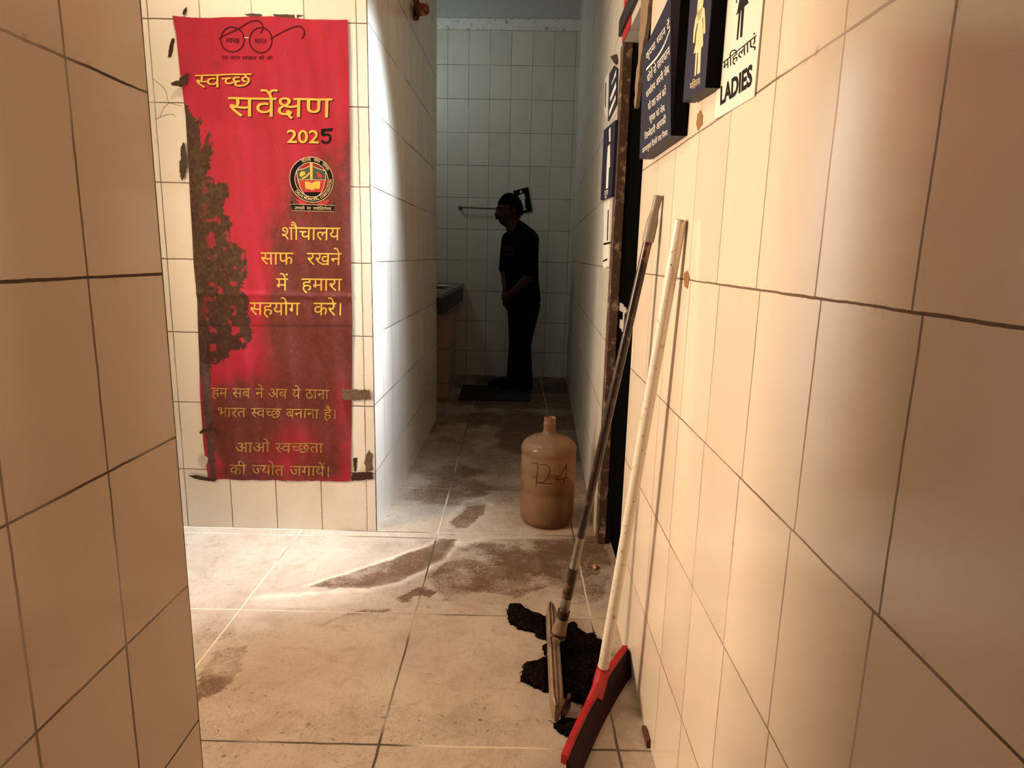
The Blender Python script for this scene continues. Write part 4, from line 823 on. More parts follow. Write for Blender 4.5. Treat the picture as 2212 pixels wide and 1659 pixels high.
scrap([(796, 972), (805, 980), (806, 1016), (792, 1018), (788, 1000), (790, 985)], 'tape_strip', 'torn dirty tape patch above the lower right corner tape', M_CLEAR, .001, .001, 12, amp=.003)
scrap([(763, 990), (772, 988), (770, 1018), (765, 1019)], 'tape_scrap', 'narrow dark tape tear beside the banner lower right edge', M_TAPE, .001, .0012, 13)
scrap([(409, 1026), (425, 1025), (450, 1030), (470, 1034), (466, 1039), (440, 1036), (420, 1031)], 'tape_strip', 'dark tape strip under the banner lower left corner', M_TAPE, .008, .0012, 14)
scrap([(432, 932), (440, 925), (458, 922), (470, 926), (478, 936), (470, 934), (460, 928), (446, 931), (436, 936)], 'tape_scrap', 'thin dark curl of tape across the printed tree trunk', M_TAPE, .010, .001, 15)
scrap([(430, 990), (436, 986), (446, 984), (452, 988), (448, 1004), (440, 1008), (432, 1002)], 'tape_scrap', 'pale torn tape near the banner lower left edge', simple_mat('pale_tape', (.55, .45, .36), .35, nscale=50, var=.3), .009, .001, 16)
# hairline cracks in two tiles left of the banner
def crack(paths, label, cat, name, W=BAN, w=.0016, mat=None):
    s = Sheet()
    for p in paths: s.ribbon([W.uz(*q) for q in p], w, 3)
    o = s.build(name, W, mat or M_TAPEG, None, .0004)
    return tag(o, label, cat)
crack([[(330, 170), (345, 182), (358, 195), (362, 215), (366, 222)], [(366, 222), (378, 226), (392, 228)], [(366, 222), (355, 232), (348, 246), (346, 253)], [(336, 258), (348, 252), (360, 248), (374, 247), (378, 252)]],
      'branching hairline crack in a wall tile left of the banner', 'crack', 'tile_crack')

# ------------------------------------------------------------------ doorway on the right
M_WOOD = simple_mat('worn_brown_wood', (.085, .040, .020), .6, nscale=40, var=.4, bump=.3, dirt=(.42, .28, .17), dirt_amt=.35, dscale=25)
M_DARKWOOD = simple_mat('dark_frame_wood', (.022, .014, .010), .55, nscale=40, var=.3, bump=.2)
M_DOOR = simple_mat('black_door_paint', (.003, .0026, .0022), .9, spec=.0, nscale=30, var=.3)
M_METAL = simple_mat('dull_galvanised', (.66, .60, .52), .4, .35, nscale=60, var=.3)
M_CEM = simple_mat('broken_cement', (.26, .17, .10), .9, nscale=60, var=.5, bump=.6)
root = empty('door_1', (.45, 2.32, 0), 'dark door leaf recessed in the right wall behind the mop', 'door'); root['kind'] = 'structure'
bm = bmesh.new(); add_box(bm, (.405, 2.035, .02), (.445, 2.612, 1.99), bevel=.003)
add_box(bm, (.398, 2.08, 1.15), (.406, 2.56, 1.9), bevel=.003); add_box(bm, (.398, 2.08, .12), (.406, 2.56, 1.02), bevel=.003)
leaf = bm_obj('door_leaf', bm, M_DOOR, root)
hb = on_x(1336, 656, .400)
bm = bmesh.new()
hp = on_x(1345, 668, .395); hq = on_x(1348, 712, .395)
def plate(c, w, h): add_box(bm, (c.x - .003, c.y - w / 2, c.z - h / 2), (c.x + .003, c.y + w / 2, c.z + h / 2), bevel=.002)
plate(on_x(1343, 664, .394), .085, .032); plate(on_x(1343, 701, .394), .075, .036)
add_tube(bm, smooth_path([tuple(on_x(1345, 668, .39)), tuple(on_x(1349, 671, .372)), tuple(on_x(1353, 675, .362)), tuple(on_x(1352, 668, .366)), tuple(on_x(1347, 664, .39))], 4), .006, 10)
add_tube(bm, [on_x(1349, 674, .385), on_x(1348, 690, .385), on_x(1346, 716, .385)], .005, 10)
hs = bm_obj('hasp', bm, M_METAL, root); hs['label'] = 'galvanised hasp and latch bolt'
bm = bmesh.new(); add_box(bm, (.350, 2.600, 0), (.388, 2.665, 2.0), bevel=.003)
tag(bm_obj('door_post', bm, M_WOOD), 'worn brown wooden doorpost at the far side of the dark doorway', 'doorpost')
bm = bmesh.new(); add_box(bm, (.389, 2.612, 0), (.47, 2.66, 2.0), bevel=.002)
tag(bm_obj('door_stop', bm, M_DARKWOOD), 'dark inner door stop behind the brown doorpost', 'doorpost')
z0 = on_x(1346, 65, .345).z; z1 = on_x(1343, 38, .345).z
bm = bmesh.new(); add_box(bm, (.338, 2.03, z0), (.40, 2.664, z1), bevel=.004)
tag(bm_obj('door_header', bm, M_DARKWOOD), 'dark wooden header board across the top of the doorway', 'door header')
bm = bmesh.new()
prof = [(1388, 107), (1390, 60), (1394, 0), (1398, -60), (1414, -60), (1410, 0), (1404, 60), (1396, 108), (1390, 150), (1382, 230), (1378, 236), (1380, 190), (1384, 150)]
add_prism(bm, [Vector((.352, *on_x(x, y, .352)[1:])) for x, y in chipped(prof, 1.2, 14, 4)], (-.012, 0, 0))
tag(bm_obj('broken_plaster', bm, M_CEM), 'rough strip of broken cement along the doorway edge beside the navy notice', 'plaster')
bm = bmesh.new(); add_box(bm, (.408, 2.03, 0), (.50, 2.60, .012), bevel=.002)
tag(bm_obj('door_sill', bm, simple_mat('sill_stone', (.34, .20, .09), .6, nscale=30, var=.4)), 'brown stone sill strip on the floor under the dark door', 'door sill')

# ------------------------------------------------------------------ notices on the right wall
M_NAVY = simple_mat('navy_board', (.016, .014, .034), .5, spec=.25, nscale=30, var=.3)
M_BLK_SHADE = simple_mat('flat_black_and_shade', (.004, .003, .0035), .7, spec=.06, nscale=30, var=.2)  # flat black for ink and one sign, also painted shade on board sides
M_WHT = simple_mat('white_lettering', (.86, .78, .64), .5, nscale=90, var=.15)
M_CREAM = simple_mat('cream_pictogram', (.78, .60, .33), .5, nscale=60, var=.2)
M_PAPER = simple_mat('white_sheet', (.80, .74, .64), .45, nscale=20, var=.08)
M_INK = simple_mat('dark_brown_ink', (.014, .009, .007), .6, spec=.1, nscale=60, var=.2)
def R(x, y, off=0.0): return RWL.uz(x, y, off)
def on_r(text, tl, tr, bl, off, gap=.3): return fit(hindi(text, gap), R(*tl, off), R(*tr, off), R(*bl, off))
# warning board
O1 = .036
root = empty('warning_board', tuple(RWL.px(1418, 200, 0)), 'navy notice board with cream Hindi warning lines, nearest the doorway', 'sign')
tl, bl, br, tr = R(1390, 108, O1), R(1381, 344, O1), R(1449, 292, O1), R(1447, 10, O1)
ub = tr[0]; ua = tl[0]
zt = tr[1] + .03
out = [bl, br, (ub, zt)] + [(ub + (ua - ub) * q, zt + (tl[1] - zt) * (q ** .55)) for q in (.08, .2, .4, .6, .8, 1.0)]
bend = lambda a, b: .0
slab('board', RWL, out, .004, O1 - .004, M_NAVY, root)
e_ = slab('board_side_shade', RWL, [(br[0] - .002, br[1]), (br[0], br[1] - .001), (br[0], zt), (br[0] - .002, zt)], .0, O1 - .001, M_BLK_SHADE, root)  # black colour stands in for the shade on the near side
s = Sheet()
zs = lambda x, y: (1370 + x / 5.027, 20 + y / 5.027)
for tx, a, b, c in (('कृपया ध्यान दें', (130, 490), (385, 120), (135, 555)), ('चोरों से सावधान', (140, 730), (385, 400), (145, 805)), ('कार्यालय अपनी जेब', (130, 905), (375, 610), (135, 968)),
                    ('की रक्षा स्वयं करें', (152, 1035), (345, 850), (155, 1100)), ('सुरक्षा को जेब', (165, 1170), (330, 1040), (170, 1225)), ('जिम्मेदारी आपकी', (115, 1365), (345, 1160), (117, 1425)), ('आज्ञानुसार दिल्ली नगर निगम', (88, 1520), (362, 1310), (90, 1568))):
    s.add(on_r(tx, zs(*a), zs(*b), zs(*c), O1))
s.ribbon([R(*zs(*p), O1) for p in ((133, 655), (250, 520), (330, 380), (390, 220))], .006, 3)
s.build('lettering', RWL, M_WHT, root, O1 + .0006)
# women's pictogram board
O2 = .030
root = empty('pictogram_board', tuple(RWL.px(1510, 120, 0)), 'navy board with a cream woman pictogram between the warning board and the white sheet', 'sign')
tl, bl, br, tr = R(1482, -40, O2), R(1475, 222, O2), R(1523, 190, O2), R(1538, -70, O2)
ua, ub = bl[0], br[0]
slab('board', RWL, [bl, br, (ub, 1.83), (ua, 1.83)], .004, O2 - .004, M_NAVY, root)
slab('board_side_shade', RWL, [(ub - .002, br[1]), (ub, br[1]), (ub, 1.83), (ub - .002, 1.83)], .0, O2 - .001, M_BLK_SHADE, root)  # near side coloured as dark as its shade
zp = lambda x, y: R(1460 + x / 6.145, y / 6.145, O2)
fig = Sheet()
fig.poly([zp(*p) for p in ((325, 130), (360, 95), (385, 110), (392, 250), (395, 430), (378, 455), (370, 440), (365, 250), (352, 220), (365, 400), (365, 600), (340, 640), (325, 960), (300, 985), (285, 985), (300, 700), (290, 700), (270, 1000), (250, 1010), (268, 700), (240, 712), (262, 600), (275, 450), (300, 290), (285, 320), (265, 420), (248, 570), (230, 568), (240, 400), (262, 260), (290, 160))])
hc = zp(330, 40)
fig.poly([(hc[0] + .022 * math.cos(a), hc[1] + .030 * math.sin(a)) for a in np.linspace(0, 6.28, 20)[:-1]])
fig.build('pictogram', RWL, M_CREAM, root, O2 + .0006)
s = Sheet(); s.add(fit(hindi('महिला'), zp(188, 1118), zp(325, 1030), zp(190, 1195))); s.build('lettering', RWL, M_CREAM, root, O2 + .0006)
# white LADIES sheet
root = empty('ladies_sheet', tuple(RWL.px(1595, 120, 0)), 'white sheet lettered LADIES with a dark woman figure on the right wall', 'sign')
OW = .003
tl, bl, br, tr = R(1562, -30, OW), R(1543, 259, OW), R(1629, 208, OW), R(1652, -60, OW)
slab('sheet', RWL, [bl, br, (br[0], 1.86), (bl[0], 1.86)], .0005, OW - .0005, M_PAPER, root)
zw = lambda x, y: R(1460 + x / 6.145, y / 6.145, OW)
s = Sheet()
s.poly([zw(*p) for p in ((800, 205), (820, 150), (835, 60), (845, 10), (860, -60), (940, -90), (965, 40), (910, 90), (880, 490), (855, 498), (875, 130), (862, 150), (825, 535), (808, 525), (838, 170))])
s.poly([zw(*p) for p in ((803, 0), (815, 0), (808, 45), (800, 40))])
s.build('pictogram', RWL, M_INK, root, OW + .0006)
s = Sheet(); s.add(fit(hindi('महिलाएं'), zw(628, 825), zw(1068, 465), zw(630, 950)))
s.add(fit(latin('LADIES', .036), zw(598, 1150), zw(1020, 840), zw(590, 1390), top=.72)); s.build('lettering', RWL, M_INK, root, OW + .0006)
# chips and stains on the right wall
def chip(pts, seed, label, W=RWL):
    o = slab('chipped_tile', W, chipped([W.uz(*p) for p in pts], .0012, .006, seed), .0002, .0008, simple_mat('rust_stain', (.30, .14, .035), .7, nscale=60, var=.6), None)
    return tag(o, label, 'stain')
chip([(1508, 246), (1514, 238), (1519, 250), (1518, 268), (1508, 282), (1505, 270)], 2, 'ochre stain on the right wall below the pictogram board')
chip([(1478, 590), (1486, 584), (1490, 600), (1486, 624), (1479, 620)], 3, 'ochre stain on the right wall beside the white pole')

# ------------------------------------------------------------------ notices beyond the doorway
def Fz(x, y, off=0.0): return FAR.uz(x, y, off)
root = empty('gents_board', tuple(FAR.px(1312, 350, 0)), 'narrow navy board with a pale figure on the wall beyond the doorway', 'sign')
OF = .012
bl, br = Fz(1297, 433, OF), Fz(1321, 425, OF); tl, tr = Fz(1305, 280, OF), Fz(1328, 262, OF)
slab('board', FAR, [bl, br, (br[0], tr[1]), (bl[0], tl[1])], .002, OF - .002, M_NAVY, root)
zg = lambda x, y: Fz(1280 + x / 4.15, 100 + y / 4.15, OF)
s = Sheet(); s.poly([zg(*p) for p in ((138, 900), (158, 875), (158, 1080), (148, 1090), (140, 1270), (120, 1280), (128, 1080), (128, 1060))]); s.poly([zg(*p) for p in ((148, 750), (162, 720), (162, 850), (150, 860))])
s.build('pictogram', FAR, M_WHT, root, OF + .0006)
s = Sheet(); s.add(fit(hindi('पुरुष'), zg(108, 1300), zg(142, 1285), zg(106, 1345))); s.build('lettering', FAR, M_WHT, root, OF + .0006)
root = empty('striped_notice', tuple(FAR.px(1320, 200, 0)), 'dark notice with pale slanting stripes above the narrow navy board', 'sign')
ptsn = [Fz(*p, .006) for p in ((1313, 262), (1316, 160), (1326, 142), (1333, 148), (1331, 225))]
slab('board', FAR, ptsn, .001, .005, M_NAVY, root)
s = Sheet()
for a in (((1321, 185), (1331, 150), (1331, 163), (1322, 176)), ((1318, 212), (1331, 176), (1331, 190), (1319, 220)), ((1316, 240), (1330, 205), (1330, 214), (1316, 252))): s.poly([Fz(*p, .006) for p in a])
s.build('stripes', FAR, M_WHT, root, .0066)
root = empty('paper_notice', tuple(FAR.px(1306, 210, 0)), 'pale strip of paper notice left of the striped notice', 'sign')
slab('sheet', FAR, [Fz(*p, .003) for p in ((1305, 240), (1306, 172), (1313, 160), (1311, 255))], .0005, .002, M_PAPER, root)
s = Sheet(); s.poly([Fz(*p, .003) for p in ((1307, 230), (1308, 180), (1309.5, 178), (1308.5, 235))]); s.build('print', FAR, M_INK, root, .0034)
root = empty('torn_notice', tuple(FAR.px(1313, 500, 0)), 'torn pale paper notice below the narrow navy board', 'sign')
slab('sheet', FAR, chipped([Fz(*p, .003) for p in ((1302, 580), (1304, 440), (1317, 430), (1314, 575))], .002, .02, 5), .0005, .002, M_PAPER, root)
s = Sheet()
for a in (((1311, 520), (1313, 455), (1315, 452), (1313, 520)), ((1304, 525), (1318, 522), (1318, 526), (1304, 530)), ((1303, 562), (1312, 558), (1312, 562), (1303, 566))): s.poly([Fz(*p, .003) for p in a])
s.build('print', FAR, M_INK, root, .0034)
tag(slab('tape_flap', FAR, [Fz(*p, .004) for p in ((1320, 122), (1331, 117), (1334, 130), (1332, 140), (1326, 134))], .001, .006, M_TAPE), 'curled brown tape flap above the striped notice', 'tape')
root = empty('red_notice', (.352, 2.5, 2.1), 'red and white notice above the door header', 'sign')
L2 = lambda x, y: LIN.uz(x, y, .004)
a, b = L2(1346, 40), L2(1364, 0)
slab('sheet', LIN, [(b[0], 2.0), (a[0], 2.0), (a[0], 2.34), (b[0], 2.34)], .0005, .003, M_RED, root)
s = Sheet()
for q in (((1350, 22), (1353, 8), (1357, 4), (1356, 14)), ((1353, -2), (1362, -6), (1361, 3), (1355, 2))): s.poly([L2(*p) for p in q])
s.build('print', LIN, M_WHT, root, .0042)

# ------------------------------------------------------------------ squeegee with the white pole
M_WPOLE = simple_mat('white_painted_pole', (.74, .66, .55), .35, nscale=25, var=.12, dirt=(.30, .18, .10), dirt_amt=.2, dscale=60)
M_REDP = simple_mat('red_plastic', (.38, .005, .007), .38, nscale=25, var=.25, dirt=(.10, .010, .008), dirt_amt=.25, dscale=18)
M_RUB = simple_mat('dirty_black_rubber', (.022, .0025, .003), .7, spec=.2, nscale=40, var=.4, dirt=(.008, .003, .003), dirt_amt=.55, dscale=22)
T = RWL.px(1470, 475, .0145); Bp = on_y(1303, 1442, 1.60)
root = empty('floor_squeegee', (.24, 1.58, 0), 'red floor squeegee with a long white pole leaning on the right wall', 'squeegee')
ax = (T - Bp).normalized()
bm = bmesh.new(); add_tube(bm, [Bp, Bp + (T - Bp) * .5, T - ax * .0], [.0150, .0142, .0133], 24, cap=False)
pole = bm_obj('pole', bm, M_WPOLE, root); autosmooth(pole)
bm = bmesh.new(); add_tube(bm, [T - ax * .035, T - ax * .001], [.0120, .0120], 20)  # solid plug, black in place of the shade inside the hollow
o = bm_obj('bore_shade', bm, M_BLK_SHADE, pole); o['label'] = 'black plug coloured as the shade in the pole end'
for px_, py_ in ((1452, 572), (1433, 731)):
    bm = bmesh.new(); cpt = on_y(px_, py_, (Bp + (T - Bp) * ((1440 - py_) / 970)).y - .0138)
    add_lathe(bm, [(.004, 0), (.004, .002)], Matrix.Translation(cpt) @ Matrix.Rotation(math.pi / 2, 4, 'X'), 10)
    bm_obj('rivet', bm, M_TAPE, pole)
n0 = on_z(1217, 1632, .068); f0 = on_z(1349, 1404, .055)
bd = (f0 - n0); bl_ = Vector((bd.x, bd.y, 0)).length; bt = Vector((bd.x, bd.y, 0)).normalized(); bn = Vector((bt.y, -bt.x, 0))
def blade(profile, name, mat, par, bow=.012, n=14, jag=0.0):
    bm = bmesh.new(); rings = []
    for k in range(n + 1):
        q = k / n; c = Vector((n0.x, n0.y, 0)) + bt * bl_ * q - bn * (bow * 4 * q * (1 - q))
        rings.append([bm.verts.new(c + bn * (a + jag * random.uniform(-1, 1)) + Vector((0, 0, max(.0005, z + jag * random.uniform(-1, 1) if z > .004 else .0005)))) for a, z in profile])
    m_ = len(profile)
    for a, b in zip(rings, rings[1:]):
        for k in range(m_): bm.faces.new((a[k], a[(k + 1) % m_], b[(k + 1) % m_], b[k]))
    bm.faces.new(rings[0][::-1]); bm.faces.new(rings[-1])
    return bm_obj(name, bm, mat, par)
hd = blade([(-.006, .046), (-.006, .069), (.008, .072), (.0115, .062), (.006, .044)], 'blade_holder', M_REDP, root)
blade([(.0075, .064), (.0135, .061), (.034, .012), (.038, .0), (.028, .0), (.008, .040)], 'rubber_blade', M_RUB, root)
mid = Vector((n0.x, n0.y, 0)) + bt * bl_ * .5
bm = bmesh.new()
foot = mid - bn * .004 + Vector((0, 0, .050))
add_tube(bm, smooth_path([tuple(Bp + ax * .012), tuple(Bp), tuple(Bp - ax * .03), tuple(Bp.lerp(foot, .7)), tuple(foot)], 3), [.0185] * 7 + [.02, .021, .023, .026, .03, .03][:6], 20) if False else add_tube(bm, [Bp + ax * .004, Bp - ax * .012, Bp.lerp(foot, .5), foot], [.0180, .0185, .0195, .016], 20)
so = bm_obj('pole_socket', bm, M_REDP, root); autosmooth(so)
# flared shoulders of the socket along the holder
bm = bmesh.new()
for sgn in (-1, 1):
    add_tube(bm, [Bp.lerp(foot, .5), mid + bt * sgn * .045 - bn * .012 + Vector((0, 0, .058)), mid + bt * sgn * .09 - bn * .010 + Vector((0, 0, .058))], [.016, .010, .003], 12)
sw_ = bm_obj('socket_web', bm, M_REDP, root); autosmooth(sw_)

# ------------------------------------------------------------------ flat mop
M_RUST = simple_mat('rusted_brown_pole', (.030, .015, .010), .30, .3, nscale=18, var=.4, dirt=(.20, .10, .055), dirt_amt=.35, dscale=26)
M_GREYP = simple_mat('grey_plastic_sleeve', (.26, .22, .16), .45, nscale=50, var=.3)
M_ALU = simple_mat('scuffed_aluminium', (.24, .20, .16), .35, .7, nscale=40, var=.35, dirt=(.10, .06, .04), dirt_amt=.25, dscale=30)
M_FRAME = simple_mat('stained_mop_frame', (.25, .155, .09), .5, nscale=30, var=.4, dirt=(.08, .035, .02), dirt_amt=.5, dscale=14)
M_RAG = simple_mat('filthy_mop_fibre', (.007, .0045, .0035), 1.0, spec=.0, nscale=120, var=.5, bump=1.0, dirt=(.022, .014, .010), dirt_amt=.4, dscale=90)
root = empty('flat_mop', (.14, 1.8, 0), 'dirty flat mop with a rusty brown pole leaning beside the doorway', 'mop')
T2 = RWL.px(1422, 422, .0125); J2 = on_y(1211, 1352, 1.80)
ax2 = (T2 - J2).normalized(); L2_ = (T2 - J2).length
def at2(q): return J2 + (T2 - J2) * q
def seg(name, spans, mat, par=root, label=None):
    bm = bmesh.new(); add_tube(bm, [at2(q) for q, r in spans], [r for q, r in spans], 22)
    o = bm_obj(name, bm, mat, par); autosmooth(o)
    if label: o['label'] = label
    return o
def q2(py):     # share of the pole at an image height
    lo, hi = 0.0, 1.0
    for _ in range(40):
        m_ = (lo + hi) / 2; v = at2(m_) - CAM; yy = IMH / 2 - FPX * v.dot(UPV) / v.dot(FWD)
        if yy > py: lo = m_
        else: hi = m_
    return lo
seg('pole', [(q2(1205), .0125), (q2(520), .0120)], M_RUST)
sl = seg('grip_sleeve', [(q2(523), .0150), (q2(516), .0158), (q2(478), .0150), (q2(466), .0120), (q2(458), .0105), (q2(454), .0100), (q2(448), .0110), (q2(421), .0110)], M_GREYP, label='grey plastic sleeve with a flattened hanging end')
seg('lower_tube', [(q2(1345), .0150), (q2(1288), .0150), (q2(1287), .0142), (q2(1222), .0140), (q2(1221), .0130), (q2(1160), .0125)], M_ALU)
seg('collar', [(q2(1290), .0158), (q2(1284), .0160), (q2(1231), .0158), (q2(1226), .0150)], M_RUST)
seg('lock_ring', [(q2(1334), .0185), (q2(1324), .0195), (q2(1318), .0185)], M_RUST)
bm = bmesh.new(); fr_c = Vector((.122, 1.785, .040))
K = on_y(1205, 1372, 1.795)
pts = [at2(q2(1330)), at2(q2(1345)), at2(0.0).lerp(K, .5), K, K + (K - at2(q2(1330))).normalized() * .006]
add_tube(bm, pts, [.017, .019, .0225, .0245, .0245], 16)
cn = bm_obj('conical_joint', bm, M_FRAME, root); autosmooth(cn, 30)
bm = bmesh.new()
for q in (.55, .8): add_lathe(bm, [(.0255, -.003), (.0265, 0), (.0255, .003)], Matrix.Translation(pts[2].lerp(K, q)) @ (K - pts[1]).to_track_quat('Z', 'Y').to_matrix().to_4x4(), 20, False, False)
bm_obj('joint_ring', bm, M_RUST, cn)
bm = bmesh.new(); add_tube(bm, [K, on_z(1188, 1421, .045)], [.0155, .011], 14); st_ = bm_obj('joint_stem', bm, M_FRAME, root); autosmooth(st_)
# the frame stands on its long edge, ridged along its length
a0 = on_z(1203, 1562, .012); b0 = on_z(1190, 1328, .012)
fd = Vector((b0.x - a0.x, b0.y - a0.y, 0)); fl_ = fd.length; fd.normalize(); fn = Vector((fd.y, -fd.x, 0))
bm = bmesh.new(); prof = [(-.016, .004), (-.020, .030), (-.016, .058), (-.010, .062), (-.006, .054), (0, .060), (.004, .050), (.012, .054), (.018, .044), (.016, .020), (.010, .004)]
rings = []
for q in (0, .04, .1, .3, .5, .7, .88, .96, 1.0):
    kx = {0: .35, .04: .8, 1.0: .2, .96: .7}.get(q, 1.0)
    rings.append([bm.verts.new(Vector((a0.x, a0.y, 0)) + fd * fl_ * q + fn * a * kx + Vector((0, 0, .012 + z * (.8 + .2 * kx)))) for a, z in prof])
for a, b in zip(rings, rings[1:]):
    for k in range(len(prof)): bm.faces.new((a[k], a[(k + 1) % len(prof)], b[(k + 1) % len(prof)], b[k]))
bm.faces.new(rings[0][::-1]); bm.faces.new(rings[-1])
bm_obj('mop_frame', bm, M_FRAME, root)
bm = bmesh.new()
hinge_a = Vector((a0.x, a0.y, 0)) + fd * .012 + fn * .010
add_prism(bm, [hinge_a + Vector((0, 0, .014)), hinge_a + fn * .022 + fd * .05 + Vector((0, 0, .016)), hinge_a + fn * .022 + fd * .065 + Vector((0, 0, .045)), hinge_a + Vector((0, 0, .040))], fn * .008 - fd * .004)
bm_obj('frame_clip', bm, M_RUST, root)
outl = [(1215, 1375), (1230, 1350), (1240, 1348), (1250, 1362), (1264, 1374), (1284, 1369), (1289, 1386), (1303, 1388), (1306, 1420), (1292, 1480), (1270, 1526), (1240, 1520), (1215, 1508), (1190, 1502), (1152, 1486), (1127, 1474), (1129, 1440), (1150, 1434),
        (1180, 1426), (1176, 1412), (1172, 1400), (1180, 1394), (1181, 1386), (1160, 1380), (1148, 1368), (1116, 1360), (1099, 1346), (1094, 1326), (1103, 1308), (1120, 1308), (1140, 1322), (1170, 1334), (1190, 1345)]
tail = [(1195, 1568), (1206, 1560), (1232, 1556), (1256, 1562), (1262, 1535), (1256, 1528), (1270, 1505), (1290, 1500), (1285, 1545), (1256, 1590), (1226, 1596), (1205, 1584)]
ol = fp(outl); tl_ = fp(tail)
xs = np.arange(-.06, .34, .004); ys = np.arange(1.40, 2.12, .004)
RX, RY = np.meshgrid(xs, ys)
wx = RX + (fbm(RX * 45, RY * 45, 61) - .5) * .020; wy = RY + (fbm(RX * 45, RY * 45, 66) - .5) * .020
ins = inside(wx, wy, ol) | inside(wx, wy, tl_)
# distance-like falloff so that the edge rounds over
er = ins.astype(float); acc = er.copy(); cur = ins.copy()
for _ in range(5):
    nb = cur.copy(); nb[1:] &= cur[:-1]; nb[:-1] &= cur[1:]; nb[:, 1:] &= cur[:, :-1]; nb[:, :-1] &= cur[:, 1:]
    cur = nb; acc += cur
hgt = .003 + .022 * np.sqrt(acc / 6) * (.45 + .9 * fbm(RX * 28, RY * 28, 71)) + .012 * (fbm(RX * 90, RY * 90, 75, 3) - .5) * (acc / 6)
hgt = np.where(np.hypot(RX - .125, RY - 1.78) < 9, hgt, hgt)
fmask = np.abs((RX - a0.x) * fn.x + (RY - a0.y) * fn.y) < .026
hgt = np.where(fmask, np.minimum(hgt, .014), hgt)
vid = {}; V = []; Fc = []
def vv(i, j, top):
    k_ = (i, j, top)
    if k_ not in vid:
        vid[k_] = len(V); V.append((RX[i, j], RY[i, j], max(.002, hgt[i, j]) if top else .0006))
    return vid[k_]
ni, nj = ins.shape
cellin = ins[:-1, :-1] & ins[1:, :-1] & ins[:-1, 1:] & ins[1:, 1:]
for i in range(ni - 1):
    for j in range(nj - 1):
        if not cellin[i, j]: continue
        Fc.append((vv(i, j, 1), vv(i, j + 1, 1), vv(i + 1, j + 1, 1), vv(i + 1, j, 1)))
        for (di, dj, p, q) in ((-1, 0, (i, j), (i, j + 1)), (1, 0, (i + 1, j + 1), (i + 1, j)), (0, -1, (i + 1, j), (i, j)), (0, 1, (i, j + 1), (i + 1, j + 1))):
            a, b = i + di, j + dj
            if not (0 <= a < ni - 1 and 0 <= b < nj - 1 and cellin[a, b]): Fc.append((vv(*p, 0), vv(*q, 0), vv(*q, 1), vv(*p, 1)))
rag = mesh_obj('mop_pad', V, Fc, M_RAG, root, smooth=True)
bm = bmesh.new(); rnd = random.Random(3)
for pl in (ol, tl_):
    for k in range(len(pl)):
        a, b = Vector((*pl[k], .004)), Vector((*pl[(k + 1) % len(pl)], .004))
        for _ in range(max(1, int((b - a).length / .02))):
            p = a.lerp(b, rnd.random()); dd = Vector((rnd.uniform(-1, 1), rnd.uniform(-1, 1), 0)) * .012
            add_tube(bm, [p - dd * .4, p + dd * .5 + Vector((0, 0, .003)), p + dd * 1.2], [.0012, .0010, .0005], 5)
fr = bm_obj('fringe', bm, M_RAG, rag); fr['kind'] = 'stuff'

# ------------------------------------------------------------------ water jug
JX, JY = .140, 2.835
t = NT('cloudy_brown_plastic')
n = t.noise(9, 5, .65); nz = t.node('ShaderNodeSeparateXYZ'); t.put(nz.inputs[0], t.obj())
cj = t.mix(t.ramp(n, .35, .7), (.54, .36, .22), (.42, .25, .14))
pr = t.bsdf(cj, .22, 0, .5)
tr = t.node('ShaderNodeBsdfTransparent'); t.put(tr.inputs[0], (.78, .58, .42))
mx = t.node('ShaderNodeMixShader'); t.put(mx.inputs[0], t.ramp(n, .3, .75, .16, .40)); t.t.links.new(tr.outputs[0], mx.inputs[1]); t.t.links.new(pr, mx.inputs[2])
M_JUG = t.done(mx.outputs[0])
t = NT('dirty_water')
tr = t.node('ShaderNodeBsdfTransparent'); t.put(tr.inputs[0], (.60, .40, .26)); pr = t.bsdf((.24, .11, .05), .1)
mx = t.node('ShaderNodeMixShader'); t.put(mx.inputs[0], .45); t.t.links.new(tr.outputs[0], mx.inputs[1]); t.t.links.new(pr, mx.inputs[2])
M_WATER = t.done(mx.outputs[0])
jug = empty('water_jug', (JX, JY, 0), 'large cloudy brown water jug with scrawled numbers standing in the corridor mouth', 'jug')
Mj = Matrix.Translation((JX, JY, 0))
prof = [(.085, .004), (.100, .001), (.113, .008), (.121, .022), (.1245, .045), (.1255, .09), (.1255, .150), (.1225, .158), (.1225, .166), (.1255, .174), (.1255, .232), (.1225, .240), (.1225, .248), (.1255, .256), (.1255, .318),
        (.122, .326), (.122, .334), (.1265, .344), (.1270, .356), (.124, .368), (.116, .382), (.102, .395), (.082, .406), (.058, .414), (.040, .420), (.031, .428), (.0275, .440), (.0265, .462), (.0285, .466), (.0285, .472), (.0262, .476), (.0262, .494), (.0275, .497), (.0255, .500)]
bm = bmesh.new(); add_lathe(bm, prof, Mj, 56, True, False)
body = bm_obj('bottle_body', bm, M_JUG, jug); autosmooth(body, 50)
bm = bmesh.new(); add_lathe(bm, [(.080, .006), (.110, .012), (.118, .03), (.121, .06), (.121, .150), (.118, .162), (.1195, .185)], Mj, 48)
wt = bm_obj('dirty_water', bm, M_WATER, jug); autosmooth(wt, 50)
